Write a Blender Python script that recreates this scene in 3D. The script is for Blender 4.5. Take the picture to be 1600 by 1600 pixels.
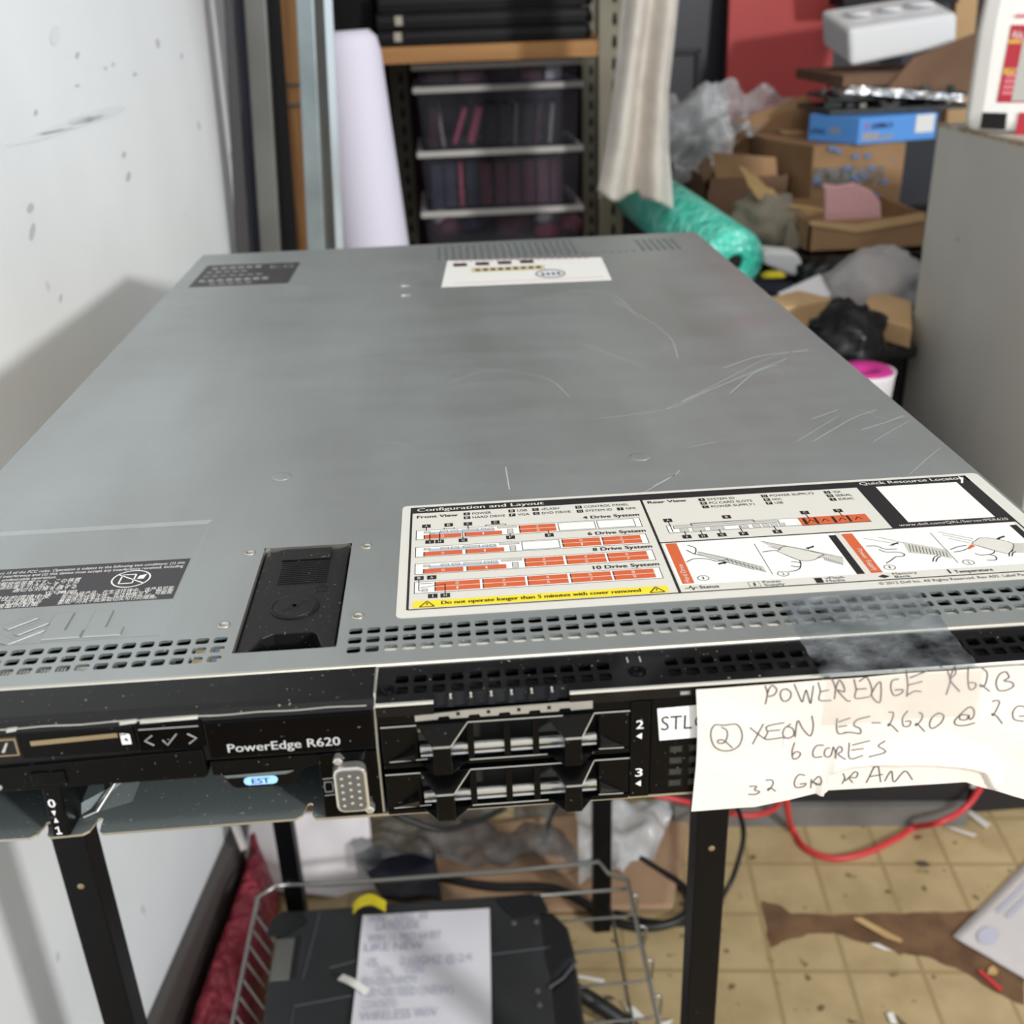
import bpy, bmesh, math, random
from mathutils import Vector, Matrix, noise as mnoise
import numpy as np
random.seed(7)
S = bpy.context.scene
for o in list(bpy.data.objects): bpy.data.objects.remove(o)
COL = S.collection

# ------------------------------------------------------------------ camera
ZT = .844                                     # top of the server above the floor
CP = np.array([-.00348202, -.28633939, 1.03033928])
YAW, PITCH, ROLL, FPX = .0501835838, .441745621, .0376716246, 1666.24968
def _basis():
    f = np.array([math.sin(YAW)*math.cos(PITCH), math.cos(YAW)*math.cos(PITCH), -math.sin(PITCH)])
    r0 = np.array([math.cos(YAW), -math.sin(YAW), 0.]); d0 = np.cross(f, r0)
    return (math.cos(ROLL)*r0+math.sin(ROLL)*d0, -math.sin(ROLL)*r0+math.cos(ROLL)*d0, f)
BR, BD, BF = _basis()
cam = bpy.data.cameras.new('camera'); co = bpy.data.objects.new('camera', cam); COL.objects.link(co)
M = Matrix.Identity(4)
for i in range(3):
    M[i][0], M[i][1], M[i][2], M[i][3] = BR[i], -BD[i], -BF[i], CP[i]
co.matrix_world = M
cam.sensor_width = 36; cam.lens = 36*FPX/1600; cam.clip_start = .02; cam.clip_end = 50
cam.dof.use_dof = True; cam.dof.focus_distance = .43; cam.dof.aperture_fstop = 13
S.camera = co
def at(px, py, X=None, Y=None, Z=None):
    """point of the pixel's sight line on the plane X=, Y= or Z= (metres, floor at Z=0)"""
    d = BR*(px-800)/FPX + BD*(py-800)/FPX + BF
    k, v = (0, X) if X is not None else (1, Y) if Y is not None else (2, Z)
    t = (v-CP[k])/d[k]
    return Vector(CP+d*t)

# ------------------------------------------------------------------ light
S.view_settings.view_transform = 'Standard'; S.view_settings.look = 'None'
S.view_settings.gamma = 1; S.view_settings.use_curve_mapping = False
S.view_settings.exposure = 0.0
w = bpy.data.worlds.new('world'); S.world = w; w.use_nodes = True
w.node_tree.nodes['Background'].inputs[0].default_value = (.78, .88, 1, 1)
w.node_tree.nodes['Background'].inputs[1].default_value = .88
def area(name, loc, target, size, power, col, sy=None):
    l = bpy.data.lights.new(name, 'AREA'); l.energy = power; l.color = col; l.size = size
    if sy: l.shape = 'RECTANGLE'; l.size_y = sy
    o = bpy.data.objects.new(name, l); COL.objects.link(o); o.location = loc
    o.rotation_euler = (Vector(target)-Vector(loc)).to_track_quat('-Z', 'Y').to_euler()
    return o
area('window_daylight', (1.85, -1.85, 1.68), (-.2, .6, .75), .22, 72, (1, .99, .98), .2)
area('ceiling_lamp', (.25, -.45, 2.5), (.15, .6, .8), 1.2, 8, (1, .95, .88), .25)

# ------------------------------------------------------------------ materials
def lin(c):
    c = [x/255 for x in c]
    return tuple(x/12.92 if x <= .04045 else ((x+.055)/1.055)**2.4 for x in c)+(1,)
MATS = {}
def mat(name, c, rough=.6, metal=0, c2=None, scale=8, lo=.4, hi=.65, detail=4, stretch=None, bump=0, bscale=60, dust=0, dscale=900, dcol=(150, 150, 148), spec=None, coat=0, alpha=None, trans=0, bubble=0, emit=None, sub=0, droll=.9):
    m = bpy.data.materials.new(name); m.use_nodes = True; nt = m.node_tree; N = nt.nodes; L = nt.links
    b = N['Principled BSDF']; b.inputs['Base Color'].default_value = lin(c)
    b.inputs['Roughness'].default_value = rough; b.inputs['Metallic'].default_value = metal
    if spec is not None: b.inputs['Specular IOR Level'].default_value = spec
    if coat: b.inputs['Coat Weight'].default_value = coat; b.inputs['Coat Roughness'].default_value = .08
    if trans: b.inputs['Transmission Weight'].default_value = trans
    if sub: b.inputs['Subsurface Weight'].default_value = sub; b.inputs['Subsurface Radius'].default_value = (.01, .01, .01)
    if alpha is not None: b.inputs['Alpha'].default_value = alpha
    if emit: b.inputs['Emission Color'].default_value = lin(emit[0]); b.inputs['Emission Strength'].default_value = emit[1]
    tc = N.new('ShaderNodeTexCoord'); vec = tc.outputs['Object']
    if stretch:
        mp = N.new('ShaderNodeMapping'); mp.inputs['Scale'].default_value = stretch; L.new(vec, mp.inputs['Vector']); vec = mp.outputs[0]
    cur = None
    def mixin(fac, col2, cur):
        mx = N.new('ShaderNodeMix'); mx.data_type = 'RGBA'
        L.new(fac, mx.inputs[0])
        if cur is None: mx.inputs[6].default_value = lin(c)
        else: L.new(cur, mx.inputs[6])
        mx.inputs[7].default_value = lin(col2)
        return mx.outputs[2]
    def ramp(src, a, z):
        r = N.new('ShaderNodeMapRange'); r.inputs[1].default_value = a; r.inputs[2].default_value = z; L.new(src, r.inputs[0]); return r.outputs[0]
    if c2:
        n = N.new('ShaderNodeTexNoise'); n.inputs['Scale'].default_value = scale; n.inputs['Detail'].default_value = detail
        L.new(vec, n.inputs['Vector']); cur = mixin(ramp(n.outputs['Fac'], lo, hi), c2, cur)
    if dust:
        n = N.new('ShaderNodeTexNoise'); n.inputs['Scale'].default_value = dscale; n.inputs['Detail'].default_value = 1
        L.new(tc.outputs['Object'], n.inputs['Vector']); cur = mixin(ramp(n.outputs['Fac'], 1-dust, 1-dust+.04), dcol, cur)
    if cur: L.new(cur, b.inputs['Base Color'])
    if bump:
        n = N.new('ShaderNodeTexNoise'); n.inputs['Scale'].default_value = bscale; n.inputs['Detail'].default_value = 5; L.new(vec, n.inputs['Vector'])
        bp = N.new('ShaderNodeBump'); bp.inputs['Strength'].default_value = bump; bp.inputs['Distance'].default_value = .01; L.new(n.outputs['Fac'], bp.inputs['Height']); L.new(bp.outputs[0], b.inputs['Normal'])
    if bubble:
        v = N.new('ShaderNodeTexVoronoi'); v.inputs['Scale'].default_value = bubble; L.new(tc.outputs['Object'], v.inputs['Vector'])
        bp = N.new('ShaderNodeBump'); bp.inputs['Strength'].default_value = .9; bp.inputs['Distance'].default_value = .006; bp.invert = True
        L.new(v.outputs['Distance'], bp.inputs['Height']); L.new(bp.outputs[0], b.inputs['Normal'])
    MATS[name] = m
    return m

def clear_film(name, tint, clear, rough=.15, bump=.6, bscale=18, wh=(225, 228, 230)):
    """thin plastic film: part see-through, part milky and glossy"""
    m = bpy.data.materials.new(name); m.use_nodes = True; nt = m.node_tree; N = nt.nodes; L = nt.links
    b = N['Principled BSDF']; b.inputs['Base Color'].default_value = lin(wh); b.inputs['Roughness'].default_value = rough
    t = N.new('ShaderNodeBsdfTransparent'); t.inputs[0].default_value = lin(tint)
    mx = N.new('ShaderNodeMixShader'); tc = N.new('ShaderNodeTexCoord')
    n = N.new('ShaderNodeTexNoise'); n.inputs['Scale'].default_value = bscale; n.inputs['Detail'].default_value = 6; L.new(tc.outputs['Object'], n.inputs['Vector'])
    r = N.new('ShaderNodeMapRange'); r.inputs[1].default_value = .3; r.inputs[2].default_value = .75; r.inputs[3].default_value = max(0, 1-clear-.18); r.inputs[4].default_value = min(1, 1-clear+.22)
    L.new(n.outputs['Fac'], r.inputs[0]); L.new(r.outputs[0], mx.inputs[0]); L.new(t.outputs[0], mx.inputs[1]); L.new(b.outputs[0], mx.inputs[2])
    bp = N.new('ShaderNodeBump'); bp.inputs['Strength'].default_value = bump; bp.inputs['Distance'].default_value = .01; L.new(n.outputs['Fac'], bp.inputs['Height']); L.new(bp.outputs[0], b.inputs['Normal'])
    L.new(mx.outputs[0], N['Material Output'].inputs[0])
    MATS[name] = m
    return m

# ------------------------------------------------------------------ mesh helpers
def catmull(pts, n=6):
    P = [Vector(p) for p in pts]
    if len(P) < 3: return P
    Q = [2*P[0]-P[1]]+P+[2*P[-1]-P[-2]]; out = []
    for i in range(1, len(Q)-2):
        a, b, c, d = Q[i-1:i+3]
        for k in range(n):
            t = k/n
            out.append(.5*((2*b)+(c-a)*t+(2*a-5*b+4*c-d)*t*t+(3*b-a-3*c+d)*t**3))
    out.append(P[-1]); return out
class MB:
    def __init__(s, k=1., off=(0, 0, 0)): s.v = []; s.f = []; s.m = []; s.k = k; s.o = Vector(off)
    def add(s, vs, fs, m=0):
        b = len(s.v); s.v += [Vector(v)*s.k+s.o for v in vs]
        for f in fs: s.f.append([i+b for i in f]); s.m.append(m)
        return s
    def poly(s, pts, m=0): return s.add(pts, [range(len(pts))], m)
    def hexa(s, b4, t4, m=0):
        return s.add(list(b4)+list(t4), [(3, 2, 1, 0), (4, 5, 6, 7), (0, 1, 5, 4), (1, 2, 6, 5), (2, 3, 7, 6), (3, 0, 4, 7)], m)
    def box(s, x0, x1, y0, y1, z0, z1, m=0):
        return s.hexa([(x0, y0, z0), (x1, y0, z0), (x1, y1, z0), (x0, y1, z0)], [(x0, y0, z1), (x1, y0, z1), (x1, y1, z1), (x0, y1, z1)], m)
    def obox(s, c, sz, R=None, m=0):
        h = Vector(sz)/2; R = R or Matrix.Identity(3); c = Vector(c)
        P = [c+R@Vector((a*h.x, b*h.y, d*h.z)) for d in (-1, 1) for a, b in ((-1, -1), (1, -1), (1, 1), (-1, 1))]
        return s.hexa(P[:4], P[4:], m)
    def prism(s, A, B, m=0, mb=None):
        n = len(A); s.add(list(A)+list(B), [], m); b = len(s.v)-2*n
        s.f.append([b+i for i in range(n)]); s.m.append(m)
        s.f.append([b+n+i for i in reversed(range(n))]); s.m.append(m)
        for i in range(n):
            j = (i+1) % n; s.f.append([b+i, b+n+i, b+n+j, b+j]); s.m.append(m if mb is None else mb)
        return s
    def tube(s, pts, r, seg=8, m=0, closed=False, flat=None):
        P = [Vector(p) for p in pts]; n = len(P); vs = []; fs = []; up = None
        for i, p in enumerate(P):
            t = (P[(i+1) % n]-P[i-1]) if closed else (P[min(i+1, n-1)]-P[max(i-1, 0)])
            if t.length < 1e-12: t = Vector((0, 0, 1))
            t.normalize()
            if up is None: up = Vector((0, 0, 1)) if abs(t.z) < .9 else Vector((1, 0, 0))
            a = t.cross(up)
            if a.length < 1e-6: a = t.orthogonal()
            a.normalize(); b = a.cross(t); up = b
            rr = r[i] if isinstance(r, (list, tuple)) else r
            for k in range(seg):
                q = 2*math.pi*k/seg; vs.append(p+a*math.cos(q)*rr+b*math.sin(q)*rr*(flat or 1))
        for i in range(n if closed else n-1):
            j = (i+1) % n
            for k in range(seg):
                l = (k+1) % seg; fs.append((i*seg+k, i*seg+l, j*seg+l, j*seg+k))
        if not closed: fs += [tuple(reversed(range(seg))), tuple((n-1)*seg+k for k in range(seg))]
        return s.add(vs, fs, m)
    def lathe(s, prof, c, seg=24, m=0, ax='z', sx=1, sy=1):
        c = Vector(c); vs = []; fs = []
        for r, z in prof:
            for k in range(seg):
                a = 2*math.pi*k/seg; p = (r*math.cos(a)*sx, r*math.sin(a)*sy, z)
                if ax == 'y': p = (p[0], -z, p[1])
                vs.append(c+Vector(p))
        for i in range(len(prof)-1):
            for k in range(seg):
                l = (k+1) % seg; fs.append((i*seg+k, i*seg+l, (i+1)*seg+l, (i+1)*seg+k))
        fs += [tuple(reversed(range(seg))), tuple((len(prof)-1)*seg+k for k in range(seg))]
        return s.add(vs, fs, m)
    def grid(s, fn, nu, nv, m=0):
        vs = [fn(i/nu, j/nv) for j in range(nv+1) for i in range(nu+1)]
        fs = [(j*(nu+1)+i, j*(nu+1)+i+1, (j+1)*(nu+1)+i+1, (j+1)*(nu+1)+i) for j in range(nv) for i in range(nu)]
        return s.add(vs, fs, m)
    def build(s, name, mats, parent=None, smooth=False, bevel=0, bseg=2, weld=False, solid=0, loc=None, sub=0):
        me = bpy.data.meshes.new(name)
        if parent is not None: org = Vector(parent['_w'])
        elif loc is not None: org = Vector(loc)
        else:
            A = [min(v[i] for v in s.v) for i in range(3)]; B = [max(v[i] for v in s.v) for i in range(3)]
            org = Vector(((A[0]+B[0])/2, (A[1]+B[1])/2, A[2]))
        me.from_pydata([v-org for v in s.v], [], [list(f) for f in s.f])
        if not isinstance(mats, (list, tuple)): mats = [mats]
        for m in mats: me.materials.append(MATS[m] if isinstance(m, str) else m)
        me.polygons.foreach_set('material_index', s.m)
        if smooth: me.polygons.foreach_set('use_smooth', [True]*len(s.f))
        bm = bmesh.new(); bm.from_mesh(me)
        if weld: bmesh.ops.remove_doubles(bm, verts=bm.verts, dist=1e-6)
        bmesh.ops.recalc_face_normals(bm, faces=bm.faces); bm.to_mesh(me); bm.free()
        me.update()
        o = bpy.data.objects.new(name, me); COL.objects.link(o)
        if parent is not None:
            o.parent = parent; o['_w'] = parent['_w']
        else: o.location = org; o['_w'] = tuple(org)
        if solid:
            q = o.modifiers.new('thickness', 'SOLIDIFY'); q.thickness = solid; q.offset = 0
        if bevel:
            q = o.modifiers.new('bevel', 'BEVEL'); q.width = bevel; q.segments = bseg; q.limit_method = 'ANGLE'; q.angle_limit = math.radians(35)
        if sub:
            q = o.modifiers.new('sub', 'SUBSURF'); q.levels = sub; q.render_levels = sub
        return o
def tag(o, label=None, cat=None, group=None, kind=None):
    if label: o['label'] = label
    if cat: o['category'] = cat
    if group: o['group'] = group
    if kind: o['kind'] = kind
    return o
def empty(name, loc, label, cat, group=None):
    o = bpy.data.objects.new(name, None); COL.objects.link(o); o.location = loc; o['_w'] = tuple(loc); o.empty_display_size = .05
    return tag(o, label, cat, group)
def nz(x, y, z=0, s=1.): return mnoise.noise(Vector((x*s, y*s, z*s)))
_tc = {}
def textmesh(t):
    if t not in _tc:
        cu = bpy.data.curves.new('t', 'FONT'); cu.body = t; cu.size = 1; cu.resolution_u = 3
        ob = bpy.data.objects.new('t', cu); me = bpy.data.meshes.new_from_object(ob)
        vs = [v.co.copy() for v in me.vertices]; fs = [list(p.vertices) for p in me.polygons]
        bpy.data.objects.remove(ob); bpy.data.curves.remove(cu); bpy.data.meshes.remove(me)
        _tc[t] = (vs, fs)
    return _tc[t]
CAPH = max(v.y for v in textmesh('H')[0])
def text(mb, t, x0, y0, x1, h, fn, m, bold=0):
    """t from x0 to x1 on baseline y0 with capitals h high; fn(u, v) gives the 3D point"""
    vs, fs = textmesh(t)
    if not vs: return
    if t in ('1', 'I'):
        mid, hw_ = (x0+x1)/2, (x1-x0)*(.27 if t == '1' else .13); x0, x1 = mid-hw_, mid+hw_
    a = min(v.x for v in vs); z = max(v.x for v in vs); k = (x1-x0)/max(z-a, 1e-6); ky = h/CAPH
    p0 = Vector(fn(0, 0)); nn = (Vector(fn(1, 0))-p0).cross(Vector(fn(0, 1))-p0).normalized()*(.02 if mb.k == .001 else .00002)
    for i, d in enumerate([0] if not bold else [-bold, bold]):
        mb.add([Vector(fn(x0+d+(v.x-a)*k, y0+v.y*ky))+nn*i for v in vs], fs, m)

# ------------------------------------------------------------------ material library
mat('white_paint', (234, 237, 238), .45, c2=(222, 225, 226), scale=3, bump=.03, bscale=300, dust=.26, dscale=26, dcol=(188, 190, 190))
mat('dark_base', (78, 74, 72), .5)
mat('ceiling', (225, 224, 220), .9)
mat('back_wall', (70, 62, 58), .9)
mat('cover_steel', (172, 179, 180), .42, .62, c2=(158, 162, 162), scale=5, stretch=(3, .8, 1), lo=.35, hi=.7)
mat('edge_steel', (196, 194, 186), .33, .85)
mat('dull_steel', (112, 121, 121), .5, .35, dust=.3, dscale=700, dcol=(175, 178, 176))
mat('bright_steel', (214, 213, 208), .22, .8)
mat('black_plastic', (8, 8, 9), .28, spec=.14, dust=.25, dscale=900, dcol=(105, 105, 103))
mat('bezel_black', (14, 14, 16), .33, spec=.28, c2=(40, 40, 42), scale=30, lo=.56, hi=.8, dust=.26, dscale=800, dcol=(130, 128, 122))
mat('gloss_black', (3, 3, 5), .1, spec=.12, dust=.24, dscale=700, dcol=(95, 95, 95))
mat('latch_black', (20, 20, 21), .45, spec=.35, dust=.28, dscale=900, dcol=(120, 118, 114))
mat('dark_gap', (10, 10, 12), .8)
mat('pcb_green', (26, 48, 36), .6, c2=(14, 20, 18), scale=150)
mat('cream_part', (214, 200, 160), .6)
mat('blue_part', (150, 180, 215), .5)
mat('white_part', (235, 233, 226), .5)
mat('label_grey', (214, 212, 205), .5)
mat('label_white', (238, 238, 236), .5)
mat('label_black', (34, 33, 36), .45)
mat('label_orange', (205, 98, 58), .5)
mat('label_yellow', (240, 218, 50), .5)
mat('label_tint', (180, 190, 206), .5)
mat('label_mid', (196, 195, 188), .5)
mat('fcc_black', (56, 54, 58), .5)
mat('print_grey', (150, 152, 152), .5)
mat('letter_grey', (190, 192, 192), .5)
mat('scratch', (176, 183, 183), .6)
mat('strip_steel', (176, 174, 168), .35, .45)
mat('sticker_glow_blue', (150, 200, 255), .5, emit=((150, 200, 255), .25))  # weak glow added to the sticker's own colour
mat('gold_metal', (178, 160, 128), .35, .8)
mat('paper_note', (229, 221, 212), .75, c2=(220, 211, 200), scale=12)
mat('pencil', (92, 84, 84), .8)
mat('paper_white', (232, 230, 236), .7)
mat('ink_faint', (190, 190, 206), .8)
mat('black_metal', (16, 16, 20), .4, c2=(24, 24, 28), scale=20)
mat('leg_black', (5, 6, 10), .4, spec=.2, dust=.22, dscale=120, dcol=(80, 76, 70))
mat('wire_steel', (176, 176, 172), .3, .9)
mat('case_black', (38, 39, 41), .6, c2=(46, 47, 49), scale=12)
mat('case_dark', (22, 23, 25), .5)
mat('case_ridge', (70, 71, 74), .6)
mat('red_wrap', (178, 66, 82), .35, c2=(140, 40, 58), scale=14, bubble=75, spec=.5)
mat('green_wrap', (70, 208, 182), .28, c2=(135, 230, 212), scale=30, lo=.45, hi=.7, bubble=70, spec=.6)
mat('white_bag', (226, 220, 222), .6, bump=.15, bscale=14)
mat('cloth', (196, 188, 178), .9, c2=(206, 199, 190), scale=40, bump=.05, bscale=400)
mat('post_metal', (128, 122, 102), .5, .2, c2=(112, 106, 90), scale=6)
mat('hole_dark', (20, 20, 22), .9)
mat('shelf_wood', (176, 128, 74), .6, c2=(156, 108, 60), scale=6, stretch=(.6, 8, 8))
mat('plank_wood', (178, 128, 78), .6, c2=(150, 102, 58), scale=6, stretch=(10, 10, .5))
mat('grey_steel', (112, 112, 108), .45, .3, c2=(94, 94, 90), scale=6)
mat('dark_steel', (66, 64, 66), .5, .2)
mat('galv_steel', (150, 160, 162), .35, .5, c2=(128, 138, 140), scale=10)
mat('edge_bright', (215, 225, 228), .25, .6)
mat('roll_white', (226, 222, 238), .8)
mat('black_case', (9, 8, 9), .5, spec=.2)
mat('black_rib', (24, 21, 23), .5, spec=.3)
mat('tan_sq', (176, 168, 156), .6)
clear_film('bin_clear', (214, 214, 224), 1.02, .2, .1, 6, (150, 152, 165))
mat('bin_rim', (196, 192, 188), .4)
mat('maroon', (104, 50, 62), .6); mat('navy', (52, 56, 72), .6); mat('pinkish', (190, 84, 106), .6)
mat('darkred', (70, 36, 40), .7); mat('bluegrey', (96, 100, 118), .6)
mat('door_black', (40, 41, 50), .45)
mat('red_board', (196, 72, 70), .6, c2=(188, 66, 64), scale=4)
mat('foam', (240, 241, 243), .7, bump=.05, bscale=200)
mat('card', (168, 132, 96), .8, c2=(150, 116, 82), scale=9)
mat('card_dark', (126, 96, 74), .85, c2=(110, 84, 64), scale=8)
mat('card_light', (205, 170, 126), .8, c2=(196, 160, 116), scale=10)
mat('kraft', (200, 168, 116), .85, c2=(184, 150, 100), scale=12, bump=.2, bscale=40)
mat('grey_paper', (150, 142, 126), .85, c2=(128, 120, 106), scale=10, bump=.2, bscale=30)
mat('print_blue', (96, 128, 176), .7)
mat('box_blue', (92, 158, 236), .45); mat('box_bluegrey', (104, 128, 158), .5)
mat('txt_red', (214, 70, 90), .5); mat('txt_yellow', (226, 184, 70), .5); mat('txt_navy', (30, 40, 90), .5); mat('navy_dark', (18, 20, 34), .4)
mat('pcb_dark', (40, 42, 40), .5, c2=(60, 62, 56), scale=60)
mat('foil', (205, 208, 212), .2, .9, bump=.5, bscale=60)
mat('cab_grey', (196, 193, 187), .55, c2=(188, 185, 179), scale=5, dust=.22, dscale=30, dcol=(110, 106, 100))
mat('cab_worn', (150, 132, 108), .7, c2=(190, 180, 165), scale=60)
mat('jug', (250, 248, 243), .4)
mat('label_red', (190, 48, 62), .5); mat('label_pink', (226, 130, 140), .5)
mat('bench_black', (30, 27, 29), .7); mat('kick_grey', (118, 116, 112), .6, c2=(100, 98, 94), scale=10)
mat('bag_black', (14, 14, 17), .3, bump=.3, bscale=30)
mat('bag_grey', (172, 168, 170), .5, bump=.1, bscale=20)
mat('pink_foam', (226, 172, 176), .85, bump=.2, bscale=120)
mat('magenta', (196, 50, 140), .4); mat('tub_white', (214, 208, 214), .5); mat('teal', (50, 100, 130), .5)
mat('cable_black', (14, 14, 15), .45); mat('cable_red', (196, 48, 52), .4); mat('cable_white', (215, 210, 204), .5)
mat('tape_yellow', (244, 220, 36), .5)
mat('floor_card', (170, 138, 108), .85, c2=(150, 120, 94), scale=8)
mat('torn_brown', (120, 90, 62), .85, c2=(92, 66, 44), scale=22, detail=8)
mat('paper_print', (206, 200, 200), .8)
clear_film('film_grey', (198, 200, 202), .8, .1, 1., 26, (190, 192, 194))
clear_film('film_clear', (225, 226, 230), .5, .12, 1., 18)
clear_film('tape_clear', (224, 228, 230), .84, .08, .5, 90, (190, 196, 202))
clear_film('tape_note', (250, 248, 246), .93, .12, .2, 30, (225, 222, 216))
# server cover: brushed steel with swirls of scratches
def cover_material():
    m = MATS['cover_steel']; nt = m.node_tree; N = nt.nodes; L = nt.links; b = N['Principled BSDF']
    tc = N.new('ShaderNodeTexCoord')
    wv = N.new('ShaderNodeTexNoise'); wv.inputs['Scale'].default_value = 9; wv.inputs['Detail'].default_value = 7; wv.inputs['Roughness'].default_value = .7
    mp = N.new('ShaderNodeMapping'); mp.inputs['Rotation'].default_value = (0, 0, .6); mp.inputs['Scale'].default_value = (1, 3.2, 1); L.new(tc.outputs['Object'], mp.inputs[0]); L.new(mp.outputs[0], wv.inputs['Vector'])
    r = N.new('ShaderNodeMapRange'); r.inputs[1].default_value = .3; r.inputs[2].default_value = .75; r.inputs[3].default_value = .36; r.inputs[4].default_value = .5
    L.new(wv.outputs['Fac'], r.inputs[0]); L.new(r.outputs[0], b.inputs['Roughness'])
cover_material()
# floor: small square vinyl tiles turned with the room
def floor_material():
    m = mat('floor_vinyl', (184, 163, 122), .55, c2=(166, 145, 106), scale=14, dust=.32, dscale=42, dcol=(112, 92, 62)); nt = m.node_tree; N = nt.nodes; L = nt.links; b = N['Principled BSDF']
    src = b.inputs['Base Color'].links[0].from_socket
    tc = N.new('ShaderNodeTexCoord'); mp = N.new('ShaderNodeMapping'); mp.vector_type = 'POINT'
    mp.inputs['Rotation'].default_value = (0, 0, math.radians(6)); L.new(tc.outputs['Object'], mp.inputs[0])
    br = N.new('ShaderNodeTexBrick'); br.offset = 0; br.squash = 1; br.inputs['Scale'].default_value = 1
    br.inputs['Brick Width'].default_value = .0865; br.inputs['Row Height'].default_value = .0865; br.inputs['Mortar Size'].default_value = .0045; br.inputs['Mortar Smooth'].default_value = 1
    c6, s6 = math.cos(math.radians(6)), math.sin(math.radians(6))
    gx, gy = .344*c6-.765*s6, .344*s6+.765*c6
    mp.inputs['Location'].default_value = (-(gx % .0865), -(gy % .0865), 0)
    L.new(mp.outputs[0], br.inputs['Vector'])
    mx = N.new('ShaderNodeMix'); mx.data_type = 'RGBA'; L.new(src, mx.inputs[6]); mx.inputs[7].default_value = lin((150, 129, 90)); L.new(br.outputs['Fac'], mx.inputs[0]); L.new(mx.outputs[2], b.inputs['Base Color'])
floor_material()

# ------------------------------------------------------------------ setting
def struct(o): return tag(o, kind='structure')
struct(MB().box(-3.2, 3.4, -3, 2.72, -.05, 0).build('floor', 'floor_vinyl', loc=(0, 0, 0)))
struct(MB().box(-3.2, 3.4, -3, 2.72, 2.6, 2.65).build('ceiling', 'ceiling'))
struct(MB().box(-3.2, 3.4, 2.64, 2.72, 0, 2.6).build('wall_back', 'back_wall'))
def wx(y): return -.36+.132*(y-.523)
wl = MB()
A = [(wx(-3), -3), (wx(1.3), 1.3), (wx(1.3)-.03, 1.31), (-3.2, 1.31), (-3.2, -3)]
wl.prism([(x, y, 0) for x, y in A], [(x, y, 2.6) for x, y in A])
struct(wl.build('wall_left', 'white_paint'))
bb = MB(); A = [(wx(-3), -3), (wx(1.07), 1.07), (wx(1.07)+.014, 1.07), (wx(-3)+.014, -3)]
bb.prism([(x, y, 0) for x, y in A], [(x, y, .1) for x, y in A])
struct(bb.build('baseboard_left', 'dark_base', bevel=.004))
# scuffs on the white wall
def wall_at(px, py, o=.0006):
    d = Vector(BR*(px-800)/FPX+BD*(py-800)/FPX+BF); n_ = Vector((1, -.132, 0)); c_ = -.36-.132*.523; cpv = Vector(CP)
    p_ = cpv+d*((c_-n_.dot(cpv))/n_.dot(d)); return p_+n_.normalized()*o
mat('scuff_dark', (186, 189, 191), .7); mat('scuff_pale', (224, 227, 228), .6)
q = MB()
for x_, y_, a_, b_, m_ in ((47, 325, 5, 8, 0), (50, 362, 4, 14, 0), (193, 242, 3, 5, 0), (200, 276, 3, 8, 0), (94, 466, 2, 7, 0), (55, 176, 3, 5, 0), (120, 86, 3, 5, 0), (164, 107, 2, 3, 0), (176, 101, 2, 3, 0), (210, 116, 3, 3, 0), (120, 134, 4, 2, 0), (150, 180, 48, 9, 1), (112, 195, 60, 7, 1), (60, 214, 55, 5, 1), (85, 55, 8, 16, 1)):
    t_ = -.25 if m_ else .25
    q.poly([wall_at(x_+a_*math.cos(k*.6283)*(1+.3*nz(k, x_))-b_*math.sin(k*.6283)*t_*(m_ == 0)*.6, y_+b_*math.sin(k*.6283)*(1+.3*nz(k, y_, 4))+a_*math.cos(k*.6283)*(t_ if m_ else 0)) for k in range(10)], m_)
struct(q.build('wall_left_scuffs', ['scuff_dark', 'scuff_pale']))
# torn patch where the vinyl is gone
pts = [(1188, 1407), (1215, 1412), (1240, 1428), (1290, 1430), (1370, 1427), (1440, 1426), (1510, 1424), (1600, 1420), (1600, 1572), (1560, 1553), (1510, 1520), (1450, 1497), (1400, 1487), (1350, 1472), (1300, 1458), (1262, 1459), (1225, 1470), (1204, 1480), (1197, 1450)]
P = []
for i in range(len(pts)):
    a, b = at(*pts[i], Z=.0006), at(*pts[(i+1) % len(pts)], Z=.0006)
    for k in range(6):
        q = a.lerp(b, k/6); j = .004 if pts[i][0] < 1600 or pts[(i+1) % len(pts)][0] < 1600 else 0
        P.append((q.x+j*nz(q.x, q.y, 1, 60), q.y+j*nz(q.x, q.y, 5, 60), .0006))
struct(MB().poly(P).build('floor_torn_patch', 'torn_brown'))

# ------------------------------------------------------------------ the server
SV = empty('rack_server', (0, 0, ZT-.0428), 'silver one-unit rack server with grey steel lid lying on the black cart', 'server')
SV['_w'] = (0, 0, ZT)
SV.location = (0, 0, ZT); 
def sm(): return MB(.001, (0, 0, ZT))
def rrect(cx, cy, w, h, r, z):
    P = []
    for sx, sy, a0 in ((1, 1, 0), (-1, 1, 90), (-1, -1, 180), (1, -1, 270)):
        for k in (0, 45, 90):
            a = math.radians(a0+k); P.append((cx+sx*(w/2-r)+r*math.cos(a), cy+sy*(h/2-r)+r*math.sin(a), z))
    return P
def holecell(mb, x0, x1, y0, y1, z, hw, hh, r=.9, depth=1.0, m=0, mw=1):
    """one square of sheet metal with a rounded hole"""
    cx, cy = (x0+x1)/2, (y0+y1)/2; H = rrect(cx, cy, hw, hh, r, z); n = 12
    C = [(x1, y1, z), (x0, y1, z), (x0, y0, z), (x1, y0, z)]
    base = H+C+[(a, b, z-depth) for a, b, _ in H]; fs = []
    for q in range(4):
        k = q*3; fs += [(12+q, k, k+1), (12+q, k+1, k+2)]
        fs.append((12+q, k+2, (k+3) % 12, 12+(q+1) % 4))
    mb.add(base, fs, m)
    b = len(mb.v)-len(base)
    for k in range(n):
        l = (k+1) % n; mb.f.append([b+k, b+16+k, b+16+l, b+l]); mb.m.append(mw)
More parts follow.
